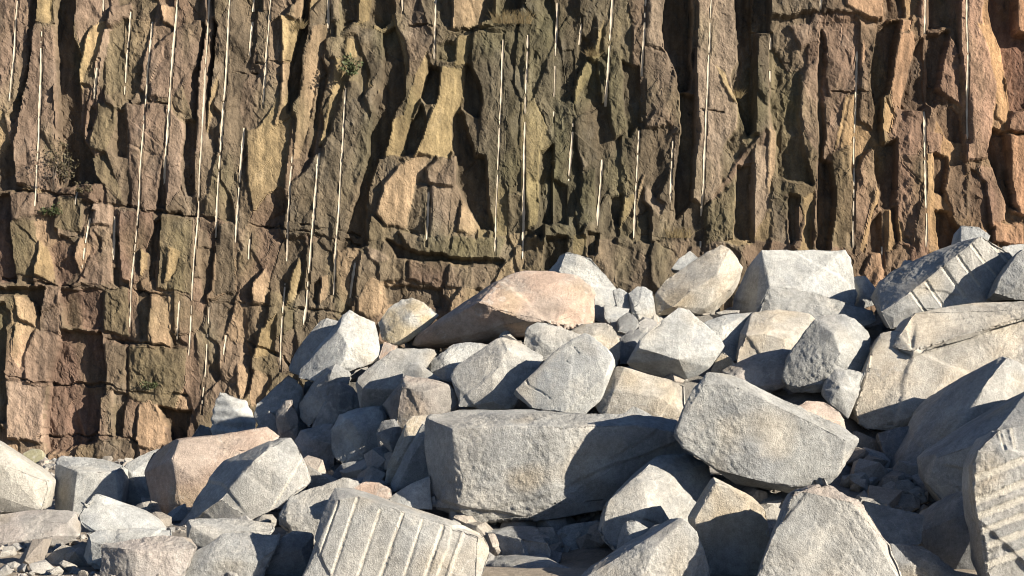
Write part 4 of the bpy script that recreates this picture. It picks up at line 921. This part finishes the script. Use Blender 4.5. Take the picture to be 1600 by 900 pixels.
def scoop(p, seed):
    """shell-shaped breaks: shallow bowls meeting in ridges"""
    cc, v = cells3(p, seed)
    return np.clip((v * v).sum(1), 0, 1.2) - .28, cc
GROUPS = "boulders heaped at the foot of the face"
boulder_tris = 0
for bi, ((label, tone, Y0, T, rough, pts, opt), (Vh, Fh, vox)) in enumerate(zip(BOULDERS, tmp)):
    V, Fc = tessellate(Vh, Fh, vox)
    n = len(V)
    fn = np.cross(V[Fc[:, 1]] - V[Fc[:, 0]], V[Fc[:, 2]] - V[Fc[:, 0]])
    NR = np.stack([sum(np.bincount(Fc[:, k], fn[:, c], n) for k in range(3)) for c in range(3)], 1)
    NR /= np.linalg.norm(NR, axis=1)[:, None].clip(1e-12)
    ek = np.vstack([Fc[:, :2], Fc[:, 1:], Fc[:, ::2]]).astype(np.int64); ek = np.unique(ek.min(1) * n + ek.max(1)); E = np.stack([ek // n, ek % n], 1)
    deg = np.bincount(E.ravel(), minlength=n).clip(1)
    def avg(A):
        out = np.zeros_like(A)
        for c in range(A.shape[1]):
            out[:, c] = np.bincount(E[:, 0], A[E[:, 1], c], n) + np.bincount(E[:, 1], A[E[:, 0], c], n)
        return out / deg[:, None]
    NS = NR
    for _ in range(max(2, int(.08 / vox))): NS = avg(NS)
    V = V + .06 * (avg(V) - V)
    edge = np.clip(1 - np.linalg.norm(NS, axis=1), 0, 1) * 3.0                # 1 on sharp arrises
    edge = np.clip(edge, 0, 1)
    so = bi * 13.7
    Pn = V + so
    size = (V.max(0) - V.min(0)).max()
    big = min(1.0, size / 1.6)
    rr = np.random.default_rng(bi + 100)
    Q, _ = np.linalg.qr(rr.normal(size=(3, 3)))
    Pb = Pn @ Q                                              # each rock breaks along its own grain
    big_s, cc = scoop(Pb * np.array((1, 1, .55)) / (.55 * max(.45, big)) + .25 * perlin3(Pn / .4, 5)[:, None], 7)
    disp = .012 * big * perlin3(Pn / (.75 * max(.4, big)), 1) + .034 * big * big_s * (.45 + .5 * rough)
    patch = np.clip(.5 + 1.6 * perlin3(Pn / .6, 12), 0, 1)   # smooth split faces beside hackly ones
    rl = rough * (.25 + .9 * patch)
    sm_s, cc2 = scoop(Pb * np.array((1, 1, .5)) / .15 + .35 * perlin3(Pn / .13, 6)[:, None], 8)
    disp += .011 * rl * sm_s
    lay = np.abs(perlin3(Pb * np.array((.35, 1, 2.6)) / .22, 13))
    disp -= .006 * rl * np.clip(1 - lay * 5, 0, 1)           # thin partings along the grain
    disp += .006 * rl * perlin3(Pn / .10, 2) + .0055 * rl * perlin3(Pn / .05, 3) + .005 * rl * perlin3(Pn / .026, 4)
    ext = V.max(0) - V.min(0); ctr = (V.max(0) + V.min(0)) / 2
    for _ in range(opt.get('steps', 4)):                      # stepped breaks: a layer gone from one side of a ragged line
        nn = rr.normal(size=3); nn[1] *= .35; nn /= np.linalg.norm(nn)
        reach = np.abs(nn) @ ext / 2
        u = (V - ctr) @ nn - reach * rr.uniform(.05, .75) + .05 * big * perlin3(Pn / .45, 14) + .012 * perlin3(Pn / .12, 15)
        side = np.clip(.5 + .5 * np.sign(rr.normal()) * NR[:, 1] * 0 + perlin3(Pn / 1.1, 16 + _) * 3, 0, 1)
        disp -= rr.uniform(.012, .040) * big * np.clip(u / (1.1 * vox) + .5, 0, 1) * side * (.5 + .6 * rough)
    chip = np.clip(perlin3(Pn / .22, 9) + .05, 0, 1) + .6 * np.clip(perlin3(Pn / .08, 10), 0, 1)
    disp -= edge * chip * .055 * (.4 + .6 * big)
    # colours: two tones in patches, pale bruised arrises, stains with their own shapes
    c0, c1_ = np.array(BT[tone][0]), np.array(BT[tone][1])
    if opt.get('pale'): c0 = c0 * 1.0 + .10 * opt['pale']; c1_ = c1_ + .06 * opt['pale']
    mix = np.clip(.5 + 1.5 * perlin3(Pn / (.55 * max(.5, big)), 20) + .5 * perlin3(Pn / .16, 21), 0, 1)[:, None]
    C = c0 * mix + c1_ * (1 - mix)
    C = C * (1 + .14 * perlin3(Pn / .08, 22) + .20 * perlin3(Pn / .3, 23) + .16 * perlin3(Pb * np.array((.3, 1, 2)) / .35, 19))[:, None]
    och = opt.get('ochre', .0)
    warm = np.clip(perlin3(Pn / .5, 24) * 1.8 - .55 + och * .75, 0, 1)[:, None] * (.42 if not och else .55)
    C = C * (1 - warm) + np.array((.55, .43, .27)) * warm
    if opt.get('cream'): C = C * .6 + np.array((.56, .49, .38)) * .4
    if opt.get('green'): C = np.array((.33, .31, .20)) * (1 + .25 * perlin3(Pn / .2, 25))[:, None]
    if opt.get('pink'):
        tp = np.clip(NR[:, 2] * 2.5 - .6, 0, 1)[:, None] * .35; C = C * (1 - tp) + np.array((.50, .36, .28)) * tp
    if opt.get('band'):
        w = np.sin((V[:, 2] + .05 * V[:, 0] + .02 * perlin3(Pn / .2, 26)) * 42); disp += .010 * w; C = C * (1.12 + .10 * w)[:, None]
    wh = np.clip(edge * 1.2 * (.55 + .9 * perlin3(Pn / .10, 27)), 0, 1)[:, None] * .75
    C = C * (1 - wh) + np.array((.60, .585, .55)) * wh
    vein = np.abs(perlin3(Pn * np.array((1, .4, 1.3)) / .8, 28) + .25 * perlin3(Pn / .15, 29))
    vm = (np.clip(1 - vein / .024, 0, 1) * .55)[:, None]
    C = C * (1 - vm) + np.array((.62, .60, .56)) * vm
    # drill grooves and cracks
    ppx = CX + V[:, 0] / V[:, 1] * F; ppy = HZ - (V[:, 2] - CH) / V[:, 1] * F
    toc = -V + np.array((0, 0, CH)); toc /= np.linalg.norm(toc, axis=1)[:, None]
    facing = np.clip(((NS * toc).sum(1) - .30) / .2, 0, 1)
    for (x1, y1, x2, y2, w, dep) in opt.get('grooves', []):
        d = seg_dist(ppx, ppy, [(x1, y1), (x2, y2)]) + w * .10 * perlin3(Pn / .09, 31) + w * .10 * perlin3(Pn / .03, 32)
        hw = w / 2
        g = np.sqrt(np.clip(1 - (d / hw) ** 2, 0, 1)) * facing
        base_n = NS / np.linalg.norm(NS, axis=1)[:, None].clip(1e-6)
        disp = disp * (1 - .7 * np.clip(1.6 - d / hw, 0, 1) * facing) - g * w * dep * (Y0 / F) * 1.35
        gg = np.clip((hw - d) / (hw * .35), 0, 1)[:, None] * facing[:, None] * .8
        C = C * (1 - gg) + np.array((.70, .65, .56)) * gg
    for pl in opt.get('cracks', []):
        d = seg_dist(ppx + 2 * perlin3(Pn / .06, 33), ppy, pl)
        disp -= np.clip(1 - d / 1.2, 0, 1) * facing * .02
    V2 = V + NR * disp[:, None]
    loc = np.array([V2[:, 0].mean(), V2[:, 1].mean(), V2[:, 2].min()])
    me = mesh_np("boulder", V2 - loc, Fc, np.column_stack([np.clip(C * np.array((.685, .70, .715)), .02, .6), np.clip(.2 + .8 * rl, .15, 1.3)]), smooth=True)
    me.materials.append(M_BOULDER)
    nm = opt.get('name', 'boulder')
    me.name = nm
    ob = link(nm, me, loc=loc)
    tag(ob, label, "block" if nm == 'drilled_block' else "boulder", GROUPS)
    boulder_tris += len(me.polygons)
print("boulder tris", boulder_tris)

# ------------------------------------------------------------------ ground, mound under the boulders, rubble
gx = np.concatenate([[-400, -120, -60, -30], np.arange(-14, 14.01, .16), [30, 60, 120, 400]])
gy = np.concatenate([[-300, -60, -15, 0, 6], np.arange(11, 42.01, .16), [60, 300]])
MX, MY = np.meshgrid(gx, gy)
MP = np.array(mound_pts)
far = MP[:, 1] < 32
MP = MP[far]
num = np.zeros(MX.shape); den = np.full(MX.shape, .02)
for x, y, z, r in MP:
    w = 1 / (((MX - x) ** 2 + (MY - y) ** 2) / max(r, .35) ** 2 + .15) ** 2
    num += w * max(0, z); den += w
mz = num / den
fade = np.clip((MX + 6.2 + .10 * (MY - 16)) / 2.2, 0, 1)           # no mound under the loose blocks on the left
MZ = np.clip(mz * fade * np.clip((MY - 16.4) / 1.6, 0, 1) - .12, 0, None) + .05 * perlin2(MX / 1.7, MY / 1.7, 80) + .025 * perlin2(MX / .45, MY / .45, 81)
MZ = np.where((np.abs(MX) > 14) | (MY > 41) | (MY < 11), 0, MZ)
gc = np.array((.26, .225, .185)) * (1 + .25 * perlin2(MX / 1.1, MY / 1.1, 82) + .2 * perlin2(MX / .35, MY / .35, 83))[..., None]
mf = np.clip(MZ * 3, 0, 1)[..., None]; gc = gc * (1 - mf) + np.array((.17, .165, .155)) * mf
gc = np.where(((MY < 13) | (np.abs(MX) > 14))[..., None], np.array((.13, .115, .09)), gc)  # unseen outer floor, darkened to lessen light bounced onto the rocks
ii = np.arange(MX.size).reshape(MX.shape)
q = np.stack([ii[:-1, :-1], ii[:-1, 1:], ii[1:, 1:], ii[1:, :-1]], -1).reshape(-1, 4)
g = link("ground", mesh_np("ground", np.stack([MX, MY, MZ], -1).reshape(-1, 3), q, gc.reshape(-1, 3), smooth=True), mat=M_GROUND)
tag(g, "pale stony quarry floor rising under the heap of boulders", "ground", kind="structure")
def ground_z(x, y):
    j = np.clip(np.searchsorted(gx, x) - 1, 0, len(gx) - 2); i = np.clip(np.searchsorted(gy, y) - 1, 0, len(gy) - 2)
    return MZ[i, j]

# small broken stones: shared shapes
def stone_shape(seed):
    r = np.random.default_rng(seed)
    bm = bmesh.new()
    for _ in range(15):
        v = r.normal(size=3); v /= np.linalg.norm(v); v *= np.array((1, .8, .62)) * r.uniform(.8, 1.1)
        bm.verts.new(v)
    rr = bmesh.ops.convex_hull(bm, input=bm.verts[:])
    bmesh.ops.delete(bm, geom=[v for v in bm.verts if not v.link_faces], context='VERTS')
    bmesh.ops.triangulate(bm, faces=bm.faces[:])
    bm.verts.ensure_lookup_table()
    Vs = np.array([tuple(v.co) for v in bm.verts]); Fs = np.array([[v.index for v in f.verts] for f in bm.faces]); bm.free()
    return Vs, Fs
SHAPES = [stone_shape(s) for s in range(8)]
def rotm(r):
    a, b, c = r.uniform(0, 6.28, 3)
    b *= .12; c *= .12
    Rz = np.array([[math.cos(a), -math.sin(a), 0], [math.sin(a), math.cos(a), 0], [0, 0, 1]])
    Rx = np.array([[1, 0, 0], [0, math.cos(b), -math.sin(b)], [0, math.sin(b), math.cos(b)]])
    Ry = np.array([[math.cos(c), 0, math.sin(c)], [0, 1, 0], [-math.sin(c), 0, math.cos(c)]])
    return Rz @ Rx @ Ry
rs_ = np.random.default_rng(42)
STONECOL = np.array([(.30, .29, .27), (.29, .285, .275), (.27, .25, .225), (.30, .27, .24), (.25, .25, .25)])
def rubble(name, label, spots, cat):
    Vs, Fs, Cs, off = [], [], [], 0
    for x, y, s in spots:
        sv, sf = SHAPES[rs_.integers(8)]
        v = (sv * s) @ rotm(rs_).T + np.array((x, y, ground_z(x, y) + s * .25))
        Vs.append(v); Fs.append(sf + off); off += len(v); Cs.append(np.tile(STONECOL[rs_.integers(5)] * rs_.uniform(.8, 1.15), (len(v), 1)))
    me = mesh_np(name, np.vstack(Vs), np.vstack(Fs), np.vstack(Cs))
    o = link(name, me, mat=M_BOULDER)
    tag(o, label, cat, kind="stuff"); return o
sp = []
for _ in range(2600):                                    # gravel over the open floor on the left
    y = rs_.uniform(14.5, 27); x = rs_.uniform(-8.4, -3.2) * y / 20
    sp.append((x, y, min(.11, .012 + rs_.exponential(.018))))
for _ in range(500):
    x = rs_.uniform(-12.8, -6.5); y = rs_.uniform(36.0, 39.2); sp.append((x, y, min(.22, .03 + rs_.exponential(.05))))
rubble("gravel", "small broken stones strewn over the open floor on the left", sp, "gravel")
sp = []
for _ in range(950):
    x = rs_.uniform(-5.0, 9.5); y = rs_.uniform(17.0, 29)
    sp.append((x, y, rs_.uniform(.07, .30)))
for p0, p1, y0, y1, nn in ((1325, 1455, 17.2, 19.6, 110), (700, 960, 17.5, 18.6, 120), (455, 650, 18.2, 21, 200), (1100, 1240, 16.5, 18.2, 120), (940, 1060, 20.5, 23, 120)):
    for _ in range(nn):
        y = rs_.uniform(y0, y1); sp.append(((rs_.uniform(p0, p1) - CX) / F * y, y, .05 + min(.3, rs_.exponential(.09))))
rubble("rubble", "shaded broken stone filling the gaps between the boulders", sp, "rubble")
# loose stones one can count on the open floor
LOOSE = [(12,873,.13),(28,866,.10),(45,858,.09),(62,853,.08),(38,893,.11),(20,888,.10),(64,893,.16),(92,846,.10),(83,850,.08),(55,847,.07),(105,889,.12),(118,850,.08),(8,855,.08),(74,842,.06),(30,850,.06),(88,897,.10),(130,842,.07),(112,842,.06),(14,848,.07),(50,870,.06),(72,735,.13),(80,742,.09),(76,728,.10),(17,712,.20),(8,705,.16),(24,720,.12)]
for k, (px, py, s) in enumerate(LOOSE):
    Y = CH * F / (py - HZ)
    Y = min(Y, 38.6)
    sv, sf = SHAPES[k % 8]
    c = STONECOL[k % 5] * 1.05
    me = mesh_np("loose_stone", sv * s * rs_.uniform(.85, 1.15, 3), sf, np.tile(c, (len(sv), 1)))
    x = (px - CX) / F * Y
    o = link("loose_stone", me, loc=(x, Y, ground_z(x, Y) + s * .3), mat=M_BOULDER)
    o.rotation_euler = (rs_.uniform(-.2, .2), rs_.uniform(-.2, .2), rs_.uniform(0, 6))
    tag(o, "loose fist-sized broken stone lying on the gravel at lower left" if py > 800 else "loose stone lying at the cliff foot behind the cream boulder", "stone", "loose stones on the gravel" if py > 800 else "loose stones at the cliff foot")

# ------------------------------------------------------------------ plants rooted in the face
def cliffpoint(px, py, lift=4):
    d = float(sampleD(np.array([px]), np.array([py]))[0]) + lift
    return Vector(cliff_xyz(np.array([px], float), np.array([py], float), np.array([d]))[0])
def twigs_leaves(name, label, root, w, h, nst, nleaf, leafm, stemm, seed, droop=0, leaf=.05, stempart="stem", leafpart="leaves", cat="plant", fan=1.0):
    r = np.random.default_rng(seed)
    e = bpy.data.objects.new(name, None); COL.objects.link(e); e.location = root
    tag(e, label, cat)
    V, Fs, LV, LF = [], [], [], []
    for s in range(nst):
        ang = r.uniform(-1, 1) * fan; ln = h * r.uniform(.6, 1)
        p = np.array((0., 0., 0.)); d = np.array((math.sin(ang) * w / h * 1.4, -.35 + .3 * r.uniform(-1, 1), math.cos(ang) * (1 if droop < .5 else -1)))
        d /= np.linalg.norm(d)
        pts = [p.copy()]
        for k in range(7):
            p = p + d * ln / 7; d = d + r.normal(size=3) * .16 + np.array((0, 0, -.10 * droop)); d /= np.linalg.norm(d); pts.append(p.copy())
        for k in range(7):
            a, b = pts[k], pts[k + 1]; t0 = .010 * (1 - k / 8); t1 = .010 * (1 - (k + 1) / 8)
            o = len(V)
            for q, t in ((a, t0), (b, t1)):
                for m in range(3): V.append(q + t * np.array((math.cos(m * 2.09), math.sin(m * 2.09), 0)))
            for m in range(3): Fs.append((o + m, o + (m + 1) % 3, o + 3 + (m + 1) % 3, o + 3 + m))
        for k in range(nleaf):
            t = r.uniform(.2, 1) * 6.99; i = int(t); c = pts[i] + (pts[i + 1] - pts[i]) * (t - i) + r.normal(size=3) * leaf * .9
            u = r.normal(size=3); u /= np.linalg.norm(u); v = np.cross(u, r.normal(size=3)); v /= np.linalg.norm(v)
            sz = leaf * r.uniform(.6, 1.2); o = len(LV)
            LV += [c - u * sz, c + v * sz * .45, c + u * sz, c - v * sz * .45]; LF.append((o, o + 1, o + 2, o + 3))
    link(stempart, mesh_np(stempart, np.array(V), np.array(Fs)), e, mat=stemm)
    if LF: link(leafpart, mesh_np(leafpart, np.array(LV), np.array(LF)), e, mat=leafm)
    return e
twigs_leaves("shrub", "small green leafy shrub growing from a joint high on the face", cliffpoint(551, 122, 8), .26, .55, 12, 26, M_LEAF, M_TWIG, 1, leaf=.05, cat="shrub")
twigs_leaves("shrub", "dark straggling twiggy bush hanging over the pale slab at upper left", cliffpoint(85, 300, 8), .6, 1.3, 7, 14, M_TWIG, M_TWIG, 2, leaf=.04, cat="shrub")
twigs_leaves("fern", "olive green fern clump in the dark recess at upper left", cliffpoint(100, 285, 12), .35, 1.1, 12, 26, M_DRYLEAF, M_TWIG, 3, leaf=.045, cat="fern")
twigs_leaves("weed", "low green weeds on the ledge below the fern clump", cliffpoint(82, 334, 10), .8, .35, 12, 20, M_LEAF, M_TWIG, 4, leaf=.04)
twigs_leaves("weed", "small green weed rooted low on the left of the face", cliffpoint(234, 608, 6), .3, .3, 9, 18, M_LEAF, M_TWIG, 5, leaf=.035)
twigs_leaves("weed", "dry weeds over the ledge rubble beside the fern clump", cliffpoint(135, 300, 8), .8, .3, 10, 14, M_DRYLEAF, M_TWIG, 8, leaf=.035)
def grass(label, px, py, w, h, n, seed):
    r = np.random.default_rng(seed); root = cliffpoint(px, py, 10)
    V, Fs = [], []
    for k in range(n):
        b = np.array((r.uniform(-1, 1) * w, r.uniform(-.1, .1), 0)); t = b + np.array((r.normal() * .12, -.1 + r.normal() * .08, h * r.uniform(.5, 1))); m = (b + t) / 2 + np.array((0, 0, .03))
        s = np.array((.006, 0, 0)); o = len(V); V += [b - s, b + s, m + s * .8, m - s * .8, t]; Fs += [(o, o + 1, o + 2, o + 3), (o + 3, o + 2, o + 4, o + 4)]
    Fs = [f if f[2] != f[3] else (f[0], f[1], f[2], f[0]) for f in Fs]
    T3 = []
    for f in Fs:
        T3.append((f[0], f[1], f[2]))
        if f[3] != f[0]: T3.append((f[0], f[2], f[3]))
    o = link("grass_tuft", mesh_np("grass_tuft", np.array(V), np.array(T3)), loc=root, mat=M_STRAW)
    tag(o, label, "grass", "dry grass tufts on the ledges")
grass("straw-coloured grass tuft on the top ledge near the centre", 800, 40, .45, .35, 160, 1)
grass("small dry grass tuft on the narrow ledge under the drilled ribs", 925, 90, .15, .22, 60, 2)
grass("dry grass tuft at the strata ledge behind the tan boulder", 1060, 372, .3, .3, 90, 3)
grass("little dry tuft in the joint beside the bright ochre column", 468, 45, .12, .22, 50, 4)
grass("dry grass hanging in the dark recess right of the centre column", 1152, 152, .12, .25, 50, 5)
